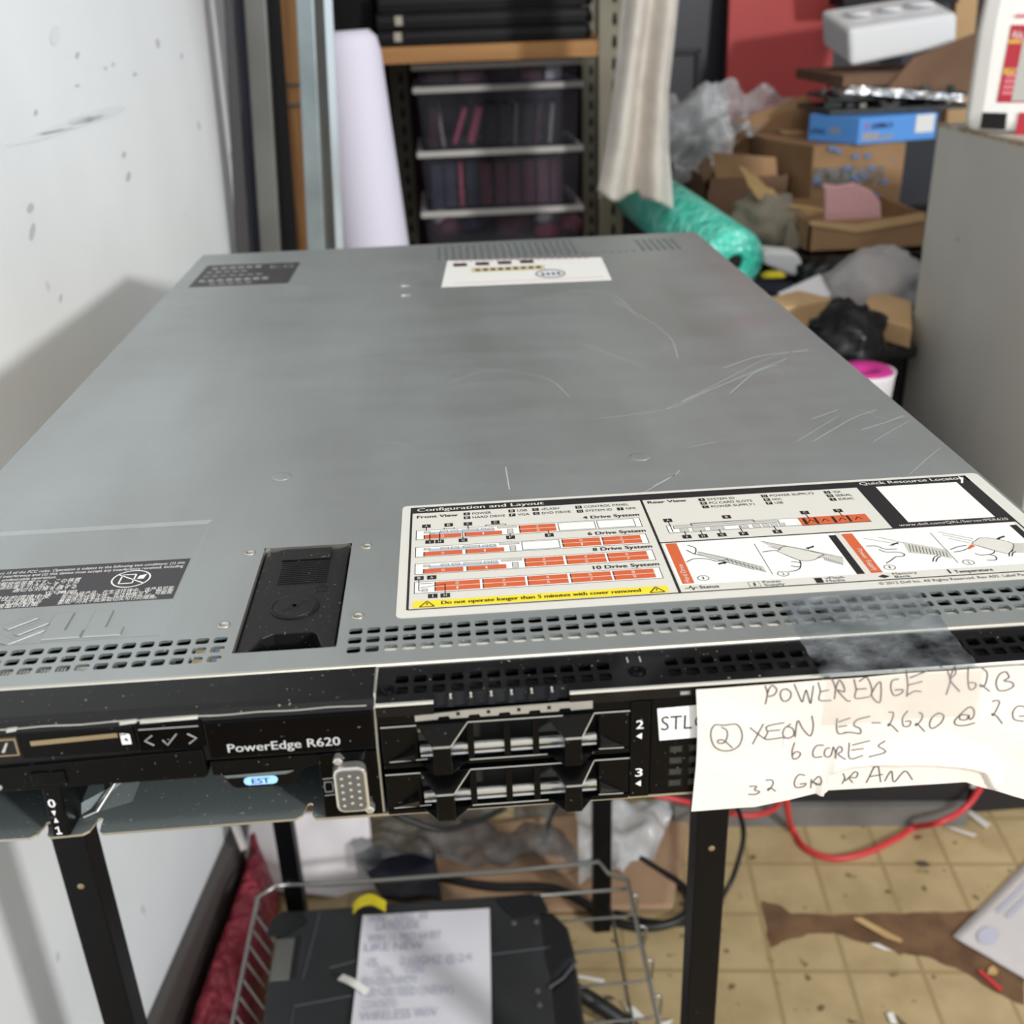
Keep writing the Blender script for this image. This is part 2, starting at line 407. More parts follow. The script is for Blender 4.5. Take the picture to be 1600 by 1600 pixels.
def sheet(mb, x0, x1, y0, y1, z, m=0): mb.poly([(x0, y0, z), (x1, y0, z), (x1, y1, z), (x0, y1, z)], m)
cv = sm(); HX, HY = 6.0, 5.72; yb0 = 7.2; yb1 = yb0+3*HY
LFT = -86.4+3.0; nl = 21; RGT = -41.7-3.0; nr = 42
ox0, ox1, oy0, oy1 = -81.2, -47.4, 12.6, 87.4
xl0 = LFT-nl*HX; xr1 = RGT+nr*HX
for i in range(nl):
    for j in range(3): holecell(cv, LFT-(i+1)*HX, LFT-i*HX, yb0+j*HY, yb0+(j+1)*HY, 0, 4.5, 3.7)
for i in range(nr):
    for j in range(3): holecell(cv, RGT+i*HX, RGT+(i+1)*HX, yb0+j*HY, yb0+(j+1)*HY, 0, 4.5, 3.7)
LD = 668
sheet(cv, -217, xl0, yb0, yb1, 0); sheet(cv, xr1, 217, yb0, yb1, 0)
sheet(cv, LFT, RGT, yb0, oy0, 0); sheet(cv, LFT, ox0, oy0, yb1, 0); sheet(cv, ox1, RGT, oy0, yb1, 0)
sheet(cv, -217, 217, 1.6, yb0, 0)
px0, px1, py0, py1 = -205, -106.5, 26.6, 117
sheet(cv, -217, ox0, yb1, py0, 0); sheet(cv, -217, px0, py0, py1, 0); sheet(cv, px1, ox0, py0, oy1, 0); sheet(cv, px1, 217, oy1, py1, 0); sheet(cv, ox1, 217, yb1, oy1, 0)
# shallow pressed panel
o_ = [(px0, py0, 0), (px1, py0, 0), (px1, py1, 0), (px0, py1, 0)]; i_ = [(px0+2, py0+2, -.9), (px1-2, py0+2, -.9), (px1-2, py1-2, -.9), (px0+2, py1-2, -.9)]
for k in range(4): cv.poly([o_[k], o_[(k+1) % 4], i_[(k+1) % 4], i_[k]])
cv.poly(i_)
# rear vents
vy0, vy1 = 597, 657
sheet(cv, -217, 217, py1, vy0, 0); sheet(cv, -217, 217, vy1, LD, 0); sheet(cv, -217, -15, vy0, vy1, 0); sheet(cv, 192, 217, vy0, vy1, 0)
for i in range(20):
    for j in range(10): holecell(cv, -15+i*6, -9+i*6, vy0+j*6, vy0+j*6+6, 0, 3.6, 4.4)
for i in range(8): holecell(cv, 105+i*6, 111+i*6, vy0, vy0+6, 0, 3.8, 4.2)
sheet(cv, 105, 153, vy0+6, vy1, 0); sheet(cv, 153, 156, vy0, vy1, 0)
for i in range(6):
    for j in range(8): holecell(cv, 156+i*6, 162+i*6, vy0+j*6, vy0+j*6+6, 0, 3.8, 4.6)
sheet(cv, 156, 192, vy0+48, vy1, 0)
# folded front lip, sides and back
lip = [(1.6, 0), (.7, -.15), (.15, -.55), (0, -1.2), (0, -2.2)]
for a, b in zip(lip, lip[1:]): cv.poly([(-217, a[0], a[1]), (217, a[0], a[1]), (217, b[0], b[1]), (-217, b[0], b[1])], 2)
for sx in (-217, 217):
    cv.poly([(sx, 0, 0), (sx, LD, 0), (sx*1.0012, LD, -14), (sx*1.0012, 0, -14)], 2)
cv.poly([(-217, LD, 0), (217, LD, 0), (217, LD, -12), (-217, LD, -12)])
ow = rrect((ox0+ox1)/2, (oy0+oy1)/2, ox1-ox0, oy1-oy0, 2, 0)
for k in range(12):
    a, b = ow[k], ow[(k+1) % 12]; cv.poly([a, b, (b[0], b[1], -9), (a[0], a[1], -9)], 2)
cover = cv.build('top_cover', ['cover_steel', 'dull_steel', 'edge_steel'], SV)
# pressed letters on the panel
lg = sm(); zb = -.9; zt = -.35
def raised(mb, pts, m=0):
    c = [sum(p[i] for p in pts)/len(pts) for i in (0, 1)]
    mb.prism([(x, y, zt) for x, y in pts], [(c[0]+(x-c[0])*1.06, c[1]+(y-c[1])*1.06, zb) for x, y in pts], m)
for q in ([(-164, 39.9), (-156, 46.8), (-153.5, 45), (-161.5, 38.2)], [(-159, 35.5), (-150.8, 42.6), (-148.6, 40.8), (-156.8, 33.8)], [(-161.5, 30), (-158.2, 28.2), (-148.5, 36.2), (-150.5, 37.8), (-158.2, 31.5), (-164, 36), (-166, 34)],
          [(-148, 47.7), (-141.8, 47.4), (-141.7, 35.3), (-135.3, 35.3), (-135.3, 30.2), (-148, 30)], [(-134.4, 47.2), (-128.2, 47.2), (-128, 35.5), (-121.7, 35.4), (-121.7, 30.1), (-134.2, 30.1)],
          [(-185, 47), (-176, 47), (-169, 42), (-169, 35), (-176, 30), (-185, 30)]):
    raised(lg, q)
lg.build('pressed_emblem', ['cover_steel'], SV, bevel=.0004)
# lid rivets and dimples
for x, y in ((-86.4, 84.2), (-86.9, 30.9), (-41.6, 83.8), (-41.6, 31.3)):
    r_ = sm(); r_.lathe([(2.3, .05), (2.2, .35), (1.5, .5), (1.3, .15), (.6, .1)], (x, y, 0), 16); r_.build('rivet', 'edge_steel', SV, smooth=True)
for x, y in ((-83.8, 158.2), (77.9, 157.4)):
    r_ = sm(); r_.lathe([(4.6, .02), (4.4, .25), (3.6, .3)], (x, y, 0), 20); r_.build('dimple', 'cover_steel', SV, smooth=True)
mk = sm()
for x, y in ((-37.7, 514), (-36.9, 484)):
    mk.poly([(x-3, y, .1), (x, y+4, .1), (x, y+1, .1), (x+4, y+1, .1), (x+4, y-1, .1), (x, y-1, .1), (x, y-4, .1)])
mk.build('arrow_mark', 'label_white', SV)
# scratches on the lid
sc = sm()
def scratch(pl, wd=.25):
    q = [at(*p_, Z=ZT) for p_ in pl]; q = catmull([(v.x*1000, v.y*1000, .06) for v in q], 8)
    for a, b in zip(q, q[1:]):
        d = (b-a); n_ = Vector((-d.y, d.x, 0)).normalized()*wd
        if max(a.x, b.x) > 214 or max(a.y, b.y) > 660: continue
        sc.poly([a-n_, b-n_, b+n_, a+n_])
for pl in ([(1040, 640), (1120, 600), (1200, 560), (1262, 545)], [(930, 655), (1040, 640), (1090, 620)], [(1140, 615), (1180, 582), (1215, 570)], [(1365, 690), (1395, 672), (1425, 655)], [(1345, 672), (1400, 655)], [(1268, 655), (1310, 640)], [(1245, 690), (1310, 650)], [(1020, 760), (1055, 742)], [(700, 520), (780, 495), (850, 490)], [(905, 535), (970, 560), (1010, 575)], [(790, 520), (850, 540), (890, 535)], [(1075, 700), (1120, 690)], [(1005, 770), (1050, 745), (1062, 735)], [(790, 730), (796, 765)], [(1345, 640), (1390, 655), (1455, 640)]):
    scratch(pl, random.uniform(.12, .3))
for pl, wd in (([(1130, 575), (1190, 556), (1262, 548)], .5), ([(1060, 630), (1180, 580), (1230, 560)], .4), ([(1395, 655), (1440, 640), (1490, 622)], .35), ([(1270, 690), (1330, 655), (1370, 640)], .3), ([(430, 560), (520, 545), (560, 560)], .25), ([(840, 470), (900, 455), (960, 462), (1000, 500)], .35), ([(700, 600), (760, 580), (850, 590), (890, 620)], .25), ([(960, 470), (1040, 520), (1060, 560)], .3), ([(1420, 742), (1470, 700), (1500, 690)], .2), ([(560, 700), (600, 690), (640, 700)], .2)):
    scratch(pl, wd*.6)
sc.build('scratch_marks', 'scratch', SV)

# configuration label
LX = lambda z: (lambda u, v: (u, v, z))
Z1, Z2, Z3, Z4 = .16, .2, .24, .28
lb = sm(); GREY, WHT, BLK, ORG, YEL, TNT, MID = range(7)
R0 = rrect((-28.6+215.6)/2, (28+118.6)/2, 244.2, 90.6, 2, Z1)
lb.prism(R0, [(a, b, .02) for a, b, _ in R0], GREY)
def lr(x0, x1, y0, y1, m, z=Z2): lb.poly([(x0, y0, z), (x1, y0, z), (x1, y1, z), (x0, y1, z)], m)
def lline(pts, wd=.18, m=BLK, z=Z3):
    for (a, b), (c, d) in zip(pts, pts[1:]):
        L_ = math.hypot(c-a, d-b) or 1; nx, ny = -(d-b)/L_*wd, (c-a)/L_*wd
        lb.poly([(a-nx, b-ny, z), (c-nx, d-ny, z), (c+nx, d+ny, z), (a+nx, b+ny, z)], m)
def lt(t, x0, y, x1, h, m=BLK, bold=0, z=Z4): text(lb, t, x0, y, x1, h, LX(z), m, bold)
def tagbox(c, x, y, w_=3.2, h_=3.4):
    lr(x-w_/2, x+w_/2, y-h_/2, y+h_/2, BLK, Z3); lt(c, x-.55, y-.9, x+.55, 1.8, GREY)
lr(-25.2, 209.8, 110.7, 116.4, BLK); lr(-25.2, -24.3, 32.9, 111, BLK); lr(-24.4, 209.6, 32.7, 33.4, BLK); lr(208.9, 209.8, 32.9, 116.4, BLK)
lt('Configuration and Layout', -22.4, 112.2, 29.8, 2.9, GREY, .1)
lr(69.6, 70.6, 33, 111, BLK); lr(70, 160.9, 71.2, 72, BLK)
lt('Front View', -22.4, 105.9, -5.9, 2.3, BLK, .1); lt('Rear View', 72.4, 106.9, 88.3, 2.3, BLK, .1)
for c, t, x, y, x1 in (('A', 'POWER', -2.2, 107.5, 7.8), ('E', 'HARD DRIVE', -2.2, 103.9, 13.3), ('B', 'USB', 16.2, 107.8, 22.5), ('F', 'VGA', 16.2, 103.9, 23.2), ('C', 'vFLASH', 26, 107.8, 35.6), ('G', 'DVD DRIVE', 26, 104, 40), ('D', 'CONTROL PANEL', 43.7, 107.6, 64.3), ('H', 'SYSTEM ID', 43.8, 103.7, 56.9), ('I', 'NMI', 60.3, 103.6, 66.4)):
    tagbox(c, x, y, 2.6, 2.6); lt(t, x+2.3, y-1.1, x1, 2)
for c, t, x, y, x1 in (('A', 'SYSTEM ID', 94.8, 107.7, 108.4), ('B', 'PCI CARD SLOTS', 94.8, 104.2, 114.8), ('C', 'POWER SUPPLY1', 94.8, 100.7, 114.8), ('D', 'POWER SUPPLY2', 121, 107.7, 141.7), ('E', 'NDC', 121, 104.1, 127.2), ('F', 'USB', 121, 100.7, 126.6), ('G', 'VGA', 147.4, 107.7, 153), ('H', 'SERIAL', 147.4, 104.2, 156.4), ('I', 'IDRAC', 147.4, 100.6, 156)):
    tagbox(c, x, y, 2.6, 2.6); lt(t, x+2.3, y-1.1, x1, 2)
def frame(x0, x1, y0, y1, fill=WHT):
    k = 0 if x1-x0 > 50 and y1-y0 > 5 else .025; t = .3 if x1-x0 > 8 else .18
    lr(x0, x1, y0, y1, BLK, Z2+k); lr(x0+t, x1-t, y0+t, y1-t, fill, Z2+.01+k)
def drv(n, x0, x1, y0, y1):
    lr(x0, x1, y0, y1, ORG, Z3); lr(x0, x0+.4, y0, y1, BLK, Z3+.01); lt(str(n), (x0+x1)/2-.6, (y0+y1)/2-.9, (x0+x1)/2+.6, 1.8, GREY)
ROWS = ((94.7, 86.3, '4', 44.3, 96.2), (80.2, 71.8, '6', 44.3, 81.6), (66.6, 58.1, '8', 44.4, 68.1), (52.6, 44.1, '10', 42.6, 53.8))
COLX = ((18, 32.6), (33.5, 48.3), (49, 64))
for k, (yt, yb_, n_, tx, ty) in enumerate(ROWS):
    lt(n_+' Drive System', tx, ty, 66.8, 2.5, BLK, .1); frame(-22.7, 66.5, yb_, yt)
    ym = (yt+yb_)/2
    if k < 3:
        drv(0, -19.6, -4.8, yb_+.6, yb_+4); drv(1, -3.6, 11.1, yb_+.6, yb_+4)
        lr(-17.5, 8.5, yb_+4, yb_+6.4, TNT, Z2+.018)
        for a, b in ((-19.5, -17), (-13, -10), (-9, -6), (-4.6, 2), (3, 5), (5.6, 8)): frame(a, b, yt-3, yt-1.2, MID)
        frame(9.5, 17.2, yt-2.4, yt-.8, MID)
        lr(13.3, 15.6, yb_+.8, yb_+5, BLK, Z3); lr(13.5, 15.4, yb_+1, yb_+4.8, MID, Z3+.02)
    cells = {0: [(0, 2, 3)], 1: [(1, 0, 1), (2, 2, 3)], 2: [(0, 2, 3), (1, 4, 5), (2, 6, 7)], 3: [(0, 2, 3), (1, 4, 5), (2, 6, 7)]}[k]
    cells2 = dict((a, (b, c)) for a, b, c in cells)
    if k == 3: cells2 = {0: (4, 5), 1: (6, 7), 2: (8, 9)}
    for j, (a, b) in enumerate(COLX):
        if j in cells2: drv(cells2[j][0], a, b, ym+.15, yt-.9); drv(cells2[j][1], a, b, yb_+.9, ym-.15)
        else: frame(a, b, yb_+.7, yt-.7, WHT)
    if k == 3:
        drv(0, -15.4, .9, ym+.15, yt-.9); drv(1, -15.4, .9, yb_+.9, ym-.15); drv(2, 1.8, 17.2, ym+.15, yt-.9); drv(3, 1.8, 17.2, yb_+.9, ym-.15)
        lline([(-20.5, 51), (-16, 51)]); lline([(-20.5, 48), (-11.6, 49.8), (-11.6, 43)]); frame(-19.8, -17.8, 45.2, 47.2, MID); lline([(-21, 54), (-21, 46), (-19.8, 46)])
for c, x, y in (('A', -18.6, 98.2), ('B', -9.7, 98.2), ('C', -2, 98.1), ('D', 9, 98), ('I', -17.2, 84.1), ('H', -13.4, 84), ('G', -4.3, 83.8), ('F', 14.2, 83.9), ('E', 29.3, 83.8), ('B', -21, 55.3), ('A', -16.4, 55.3), ('I', -16, 41.7), ('H', -11.6, 41.6)): tagbox(c, x, y, 3.4, 3)
for a in (((-18.6, 97), (-18.6, 94)), ((-11.5, 95.5), (-11.5, 94.6), (-7.5, 94.6), (-7.5, 95.5)), ((-2, 97), (-2, 93.5)), ((5, 95), (5, 96), (13, 96), (13, 95)), ((-17.2, 85), (-17.2, 91), (-15, 91)), ((-13.4, 85), (-13.4, 92)), ((-4.3, 84.5), (-4.3, 91)), ((14.2, 85), (14.2, 87)), ((29.3, 85), (29.3, 88))): lline(a)
lr(-22.9, 66.4, 33.8, 38.7, YEL, Z3); lt('Do not operate longer than 5 minutes with cover removed', -13, 35.4, 56.8, 2.3, BLK, .12)
for x in (-18, 62.4): lline([(x-2.6, 34.4), (x, 38.2), (x+2.6, 34.4), (x-2.6, 34.4)], .25, BLK, Z4); lline([(x, 37), (x, 35.6)], .25, BLK, Z4)
# rear view
frame(75.5, 128.2, 79.1, 85.8); frame(78, 120, 82.6, 85, MID); lline([(85.5, 84), (85.5, 86.5), (110.4, 86.5), (110.4, 84)])
lr(128, 155.2, 78.8, 85.8, ORG, Z3); lline([(128, 78.8), (155.2, 78.8)])
for a, b in ((129.3, 130.6), (134, 135), (141, 142.2), (147, 148)): lr(a, b, 79.6, 85, BLK, Z4)
for cx in (132.4, 138, 144.7, 151.2):
    lline([(cx-1.5, 81), (cx, 83.5), (cx+1.4, 81.2)], .2, BLK, Z4)
for a, b in ((80, 83.5), (85, 90), (92, 97.5), (104, 107), (108.8, 111.8), (112.6, 115.4), (116, 118.6), (119.2, 121.6)): frame(a, b, 79.7, 82.2, MID)
for c, x, y in (('A', 77.2, 90.4), ('B', 100.8, 90.4), ('C', 132.3, 90.1), ('D', 145.8, 90.1), ('I', 81.6, 75.3), ('H', 87.9, 75.1), ('G', 95.2, 75.2), ('F', 103.6, 75), ('E', 116.8, 75)): tagbox(c, x, y, 3.4, 3)
for a in (((77.2, 89), (77.2, 80)), ((132.3, 89), (132.3, 84)), ((145.8, 89), (145.8, 84)), ((81.6, 76.5), (81.6, 80)), ((87.9, 76.5), (87.9, 80)), ((95.2, 76.5), (95.2, 80)), ((103.6, 76.5), (103.6, 82)), ((116.8, 76.5), (116.8, 80))): lline(a)
# panels with the hand drawings
lr(71.2, 208.9, 38.2, 70.9, WHT, Z2-.01)
lr(72.2, 76.5, 39.1, 70.5, ORG, Z3); lr(139.9, 144.1, 38.4, 69.7, ORG, Z3); lr(134.7, 137.6, 38.2, 69.2, BLK, Z3); lr(205.2, 207.9, 39, 68.6, BLK, Z3); lr(208, 209, 38, 71, GREY, Z3)
lr(137.6, 139.9, 38.2, 71, GREY, Z2+.01)
def vtext(t, x, y0, y1, h, m=GREY, flip=False):
    fn = (lambda u, v: (x-v, u, Z4)) if not flip else (lambda u, v: (x+v, y0+y1-u, Z4))
    text(lb, t, y0, 0, y1, h, fn, m)
vtext('Hard Drive', 75.2, 40, 53.5, 1.9); vtext('Power Supply', 141.3, 40, 57, 1.9, flip=True)
lline([(105.3, 66.1), (105.3, 41.9)], .12); lline([(173.2, 66.2), (173, 41.8)], .12)
def scr(pts, wd=.16, m=BLK): lline([(p.x, p.y) for p in catmull([(a, b, 0) for a, b in pts], 5)], wd, m)
def C5(*q): return [tuple((at(1000+x/4.706, 740+y/4.706, Z=ZT)*1000)[:2]) for x, y in q]
def C6(*q): return [tuple((at(1300+x/5.333, 720+y/5.333, Z=ZT)*1000)[:2]) for x, y in q]
for q in ([(350, 530), (405, 550), (410, 580), (400, 595)], [(340, 565), (400, 595), (455, 605)], [(340, 655), (400, 630), (500, 632), (560, 648), (620, 640), (640, 632)], [(900, 580), (980, 570), (1040, 575)], [(1020, 570), (1080, 600), (1170, 640), (1180, 690), (1150, 715), (1090, 725)], [(1110, 650), (1160, 655), (1185, 665)], [(1110, 680), (1150, 690), (1175, 685)]): scr(C5(*q), .22)
for q in ([(285, 715), (370, 715), (440, 740), (540, 740)], [(390, 745), (450, 765), (540, 765), (600, 780), (590, 800), (530, 805), (490, 835), (450, 858)], [(985, 745), (1050, 720), (1120, 710)], [(1015, 765), (1080, 755), (1120, 740)], [(1190, 775), (1240, 790), (1330, 780), (1355, 755), (1330, 735)], [(1310, 785), (1360, 800), (1365, 830), (1290, 832)], [(840, 845), (850, 810), (880, 795)], [(865, 845), (880, 815), (905, 800)], [(1475, 800), (1480, 770), (1510, 750)], [(1500, 800), (1505, 775), (1530, 760)]): scr(C6(*q), .22)
for a, b in ((C5((360, 530), (410, 540)), None),):
    pass
def dpoly(q, m, z=Z3): lb.poly([(x, y, z) for x, y in q], m)
dpoly(C5((420, 575), (640, 620), (905, 690), (930, 730), (840, 710), (640, 655), (430, 600)), MID)
dpoly(C5((880, 500), (1200, 555), (1490, 620), (1500, 665), (1350, 625), (1010, 560)), MID)
dpoly(C5((1010, 575), (1075, 540), (1335, 595), (1270, 640), (1170, 640)), GREY, Z3+.01); scr(C5((1010, 575), (1075, 540), (1335, 595), (1330, 610), (1270, 640), (1170, 640), (1010, 575)), .15)
for q in ((430, 580, 900, 690), (430, 600, 840, 710), (650, 640, 930, 725), (890, 500, 1490, 620), (940, 540, 1330, 625)): scr(C5(q[:2], q[2:]), .13)
for k in range(9): scr(C5((640+k*30, 630+k*8), (655+k*30, 655+k*8)), .13); scr(C5((1350+k*16, 620+k*5), (1365+k*16, 645+k*4)), .12)
dpoly(C6((590, 680), (960, 745), (1000, 820), (860, 790), (640, 770)), MID); dpoly(C6((1180, 680), (1260, 645), (1500, 690), (1480, 770), (1400, 765), (1180, 700)), GREY, Z3+.01)
dpoly(C6((1500, 690), (1600, 690), (1600, 770), (1480, 770)), MID); dpoly(C6((1120, 740), (1160, 700), (1195, 715), (1140, 742)), ORG, Z4)
scr(C6((1180, 680), (1260, 645), (1500, 690), (1480, 770), (1400, 765), (1180, 700), (1180, 680)), .15)
for k in range(12): scr(C6((640+k*28, 700+k*6), (655+k*28, 760+k*4)), .13)
for q in ((260, 650, 560, 700), (380, 640, 600, 690), (880, 595, 1180, 655), (920, 620, 1180, 675), (970, 650, 1150, 690)): scr(C6(q[:2], q[2:]), .12)
for cx, q in ((1, C5((465, 772))), (2, C5((1052, 740))), (1, C6((480, 892))), (2, C6((1137, 850)))):
    x, y = q[0]; lline([(x+2*math.cos(t*math.pi/8), y+1.8*math.sin(t*math.pi/8)) for t in range(17)], .15); lt(str(cx), x-.5, y-.9, x+.5, 1.8)
for q in (C5((570, 665), (610, 655), (610, 648), (645, 655), (620, 672), (615, 665), (580, 675)), C5((1215, 550), (1245, 545), (1275, 533), (1280, 545), (1245, 555), (1240, 562)), C6((475, 710), (510, 695), (550, 682), (555, 692), (515, 705), (510, 712)), C6((1365, 655), (1395, 640), (1435, 628), (1440, 640), (1405, 650), (1395, 660))): dpoly(q, BLK, Z4)
# status line
lt('Status', 77.6, 35, 84.4, 2, BLK, .05); lline([(72.3, 35.8), (74, 35.8), (74.6, 37.3), (75.2, 34.4), (75.8, 36.2), (77, 35.8)], .2)
frame(95, 99, 33.8, 37.4, GREY); lline([(97.4, 36.8), (96.6, 35.6), (97.4, 35.6), (96.7, 34.4)], .25, BLK, Z4); lt('Power', 100.3, 36, 106.9, 1.6); lt('Supply', 100.3, 33.9, 107.5, 1.6)
lr(118.7, 121.4, 33.8, 37.4, BLK, Z3); lt('vFlash', 122.6, 36, 129.4, 1.6); lt('Media', 122.4, 33.9, 129, 1.6)
dpoly([(141.3, 35.6), (143.2, 34.3), (145.4, 35.4), (143.4, 36.9)], BLK); lt('Memory', 146.9, 36, 155.7, 1.6); lt('Bank', 147, 33.9, 152.6, 1.6)
lr(166.8, 167.5, 34.6, 37.6, BLK, Z3); lt('Temperature', 168.9, 34.6, 182.6, 2, BLK, .05); lline([(196, 35.8), (197.5, 35.8)], .9)
lt('© 2012 Dell Inc. All Rights Reserved. Rev A02. Label Part', 139.7, 29.8, 193, 1.7)
# quick resource block (its code pattern left out)
lr(160.9, 209.6, 71.3, 111, BLK, Z2+.005); lr(168.8, 203.3, 76.1, 110.3, WHT, Z3)
lt('Quick Resource Locator', 163.3, 112.6, 207.4, 2.8, GREY, .08); lt('www.dell.com/QRL/Server/PER620', 164.2, 73, 207.3, 2, GREY)
lb.poly([(206.5, 116, Z4), (208, 114, Z4), (205.4, 108.5, Z4), (204.6, 109, Z4), (206, 112, Z4)], WHT)
lb.build('configuration_label', ['label_grey', 'label_white', 'label_black', 'label_orange', 'label_yellow', 'label_tint', 'label_mid'], SV)['label'] = 'large grey, black and orange configuration diagram label'

# regulatory label on the pressed panel
fl = sm(); zz = -.78; fl.prism([(-204, 53.6, zz), (-109.2, 53.6, zz), (-109.2, 84.4, zz), (-204, 84.4, zz)], [(-204, 53.6, -.89), (-109.2, 53.6, -.89), (-109.2, 84.4, -.89), (-204, 84.4, -.89)])
def ft(t, x0, y, x1, h, bold=0): text(fl, t, x0, y, x1, h, LX(zz+.05), 1, bold)
ft('This device complies with part 15 of the FCC rules. Operation is subject to the following two conditions: (1) this', -203, 80.2, -110.6, 2)
ft('device may not cause harmful interference and (2) this device must accept any interference received, including', -203, 77.4, -110.6, 2)
ft('interference that may cause undesirable operation.', -203, 74.6, -156.9, 2)
ft('この装置は、クラスＡ情報技術装置です。この装置', -203, 71.2, -147.2, 2.2); ft('電波妨害を引き起こすことが', -178, 68.4, -147.2, 2.2); ft('適切な対策を講ずる', -170, 65.6, -147, 2.2)
ft('VCCI-A', -157.5, 62.7, -149.6, 2)
ft('在居住的環境中使', -178, 59.6, -154.6, 2.6); ft('干擾，在這種情況', -178, 56.8, -156.6, 2.4); ft('某些適當的對策', -178, 54.1, -157, 2.4)
ft('声明', -153, 61.9, -146, 2)
ft('此为A级产品，在生活环境中，该产品可能', -150.3, 60, -110.4, 2.3); ft('会造成无线电干扰。在这种情况下，可能需', -150.3, 57.2, -110.4, 2.3); ft('要用户对其干扰采取切实可行的措施。', -150.3, 54.4, -115.2, 2.3)
cx, cy = -128.2, 70.4
def fring(r0, r1):
    for k in range(32):
        a, b = 2*math.pi*k/32, 2*math.pi*(k+1)/32
        fl.poly([(cx+r0*math.cos(a), cy+r0*math.sin(a)*.93, zz+.05), (cx+r0*math.cos(b), cy+r0*math.sin(b)*.93, zz+.05), (cx+r1*math.cos(b), cy+r1*math.sin(b)*.93, zz+.05), (cx+r1*math.cos(a), cy+r1*math.sin(a)*.93, zz+.05)], 1)
fring(6.6, 7.2)
def fline(pts, wd=.3):
    for (a, b), (c, d) in zip(pts, pts[1:]):
        L_ = math.hypot(c-a, d-b); nx, ny = -(d-b)/L_*wd, (c-a)/L_*wd; fl.poly([(a-nx, b-ny, zz+.06), (c-nx, d-ny, zz+.06), (c+nx, d+ny, zz+.06), (a+nx, b+ny, zz+.06)], 1)
fline([(-134, 74.5), (-122.6, 66.4)]); fline([(-132, 67), (-132, 73.8), (-127, 73.8), (-127, 67), (-132, 67)])
fl.poly([(-126, 70, zz+.05), (-123.5, 70, zz+.05), (-123, 73.6, zz+.05), (-125.6, 72.6, zz+.05)], 1)
fl.build('regulatory_label', ['fcc_black', 'label_white'], SV)['label'] = 'dark label with white lines of small print in several scripts'
# rear labels
rl = sm(); rl.prism([(-204.5, 545, .15), (-128, 543, .15), (-127, 618, .15), (-204.3, 622, .15)], [(-204.5, 545, .02), (-128, 543, .02), (-127, 618, .02), (-204.3, 622, .02)])
for y, a, b, h in ((605, -198, -150, 8), (592, -200, -165, 5), (578, -200, -145, 4), (560, -200, -140, 9), (550, -190, -150, 4)):
    for k in range(int((b-a)/7)): rl.poly([(a+k*7, y, .2), (a+k*7+5, y, .2), (a+k*7+5, y+h*random.uniform(.5, 1), .2), (a+k*7, y+h, .2)], 1)
text(rl, 'E-G', -150, 600, -131, 9, LX(.2), 1)
rl.build('rating_label', ['fcc_black', 'print_grey'], SV)['label'] = 'dark grey rating label at the far left corner'
wl_ = sm(); wl_.prism([(-10, 505, .2), (117, 501, .2), (120.5, 580, .2), (-4.5, 595, .2)], [(-10, 505, .02), (117, 501, .02), (120.5, 580, .02), (-4.5, 595, .02)])
for k in range(4):
    x = 0+k*18; wl_.poly([(x, 572, .25), (x+11, 571, .25), (x+11, 583, .25), (x, 584, .25)], 1)
wl_.poly([(14, 548, .25), (72, 546, .25), (72, 562, .25), (14, 564, .25)], 2); text(wl_, 'CN000000 17600', 16, 551, 70, 9, LX(.3), 1) if False else None
for k in range(9): wl_.poly([(17+k*6, 551, .3), (21+k*6, 551, .3), (21+k*6, 559, .3), (17+k*6, 559, .3)], 1)
wl_.poly([(0, 513, .25), (112, 510, .25), (112, 511.2, .25), (0, 514.2, .25)], 3)
for k in range(20): wl_.poly([(2+k*5.5, 590-k*.6, .25), (5+k*5.5, 590-k*.6, .25), (5+k*5.5, 592.5-k*.6, .25), (2+k*5.5, 592.5-k*.6, .25)], 3)
e = [(74+11*math.cos(t*math.pi/10), 530+13*math.sin(t*math.pi/10), .3) for t in range(21)]
wl_.tube(e, .5, 4, 4)
for k in range(4): wl_.poly([(67+k*4, 526, .3), (69.5+k*4, 526, .3), (69.5+k*4, 534, .3), (67+k*4, 534, .3)], 4)
wl_.build('service_label', ['label_white', 'label_black', 'cream_part', 'label_pink', 'txt_navy'], SV)['label'] = 'white printed service label near the rear vents'

# latch
la = sm()
la.prism([(-80.4, 14.5, -1.4), (-78, 13.4, -1.4), (-75.5, 17, -1.4), (-73, 23.5, -1.4), (-70, 25.8, -1.4), (-57, 25.8, -1.4), (-55.2, 24, -1.4), (-53, 16.5, -1.4), (-50.5, 14, -1.4), (-48.4, 15.5, -1.4), (-48.4, 86.5, -1.4), (-80.4, 86.5, -1.4)],
         [(x, y, -8) for x, y in ((-80.4, 14.5), (-78, 13.4), (-75.5, 17), (-73, 23.5), (-70, 25.8), (-57, 25.8), (-55.2, 24), (-53, 16.5), (-50.5, 14), (-48.4, 15.5), (-48.4, 86.5), (-80.4, 86.5))])
LT = la.build('cover_latch', 'latch_black', SV, bevel=.0005); LT['label'] = 'black plastic lid latch with a lock dial'
q = sm(); q.box(-73.6, -55, 78, 86.4, -1.3, -.5); q.build('hinge_block', 'latch_black', LT, bevel=.0005)
q = sm()
for k in range(12): q.box(-73, -55, 60+k*1.45, 60.6+k*1.45, -1.4, -1.1)
q.build('grip_ridges', 'latch_black', LT)
q = sm(); q.lathe([(8.6, -1.4), (8.6, -1.0), (8.1, -.95), (7.9, -1.25), (7.6, -1.25), (7.4, -.9), (0.4, -.9)], (-64.6, 43, 0), 32)
DL = q.build('lock_dial', 'latch_black', LT, smooth=False)
q = sm(); q.obox((-64.6, 43, -.86), (10, 1.6, .12), Matrix.Rotation(.75, 3, 'Z'), 0); q.obox((-64.6, 43, -.86), (4, 1.4, .12), Matrix.Rotation(-.8, 3, 'Z'), 0); q.build('dial_slot', 'dark_gap', DL)
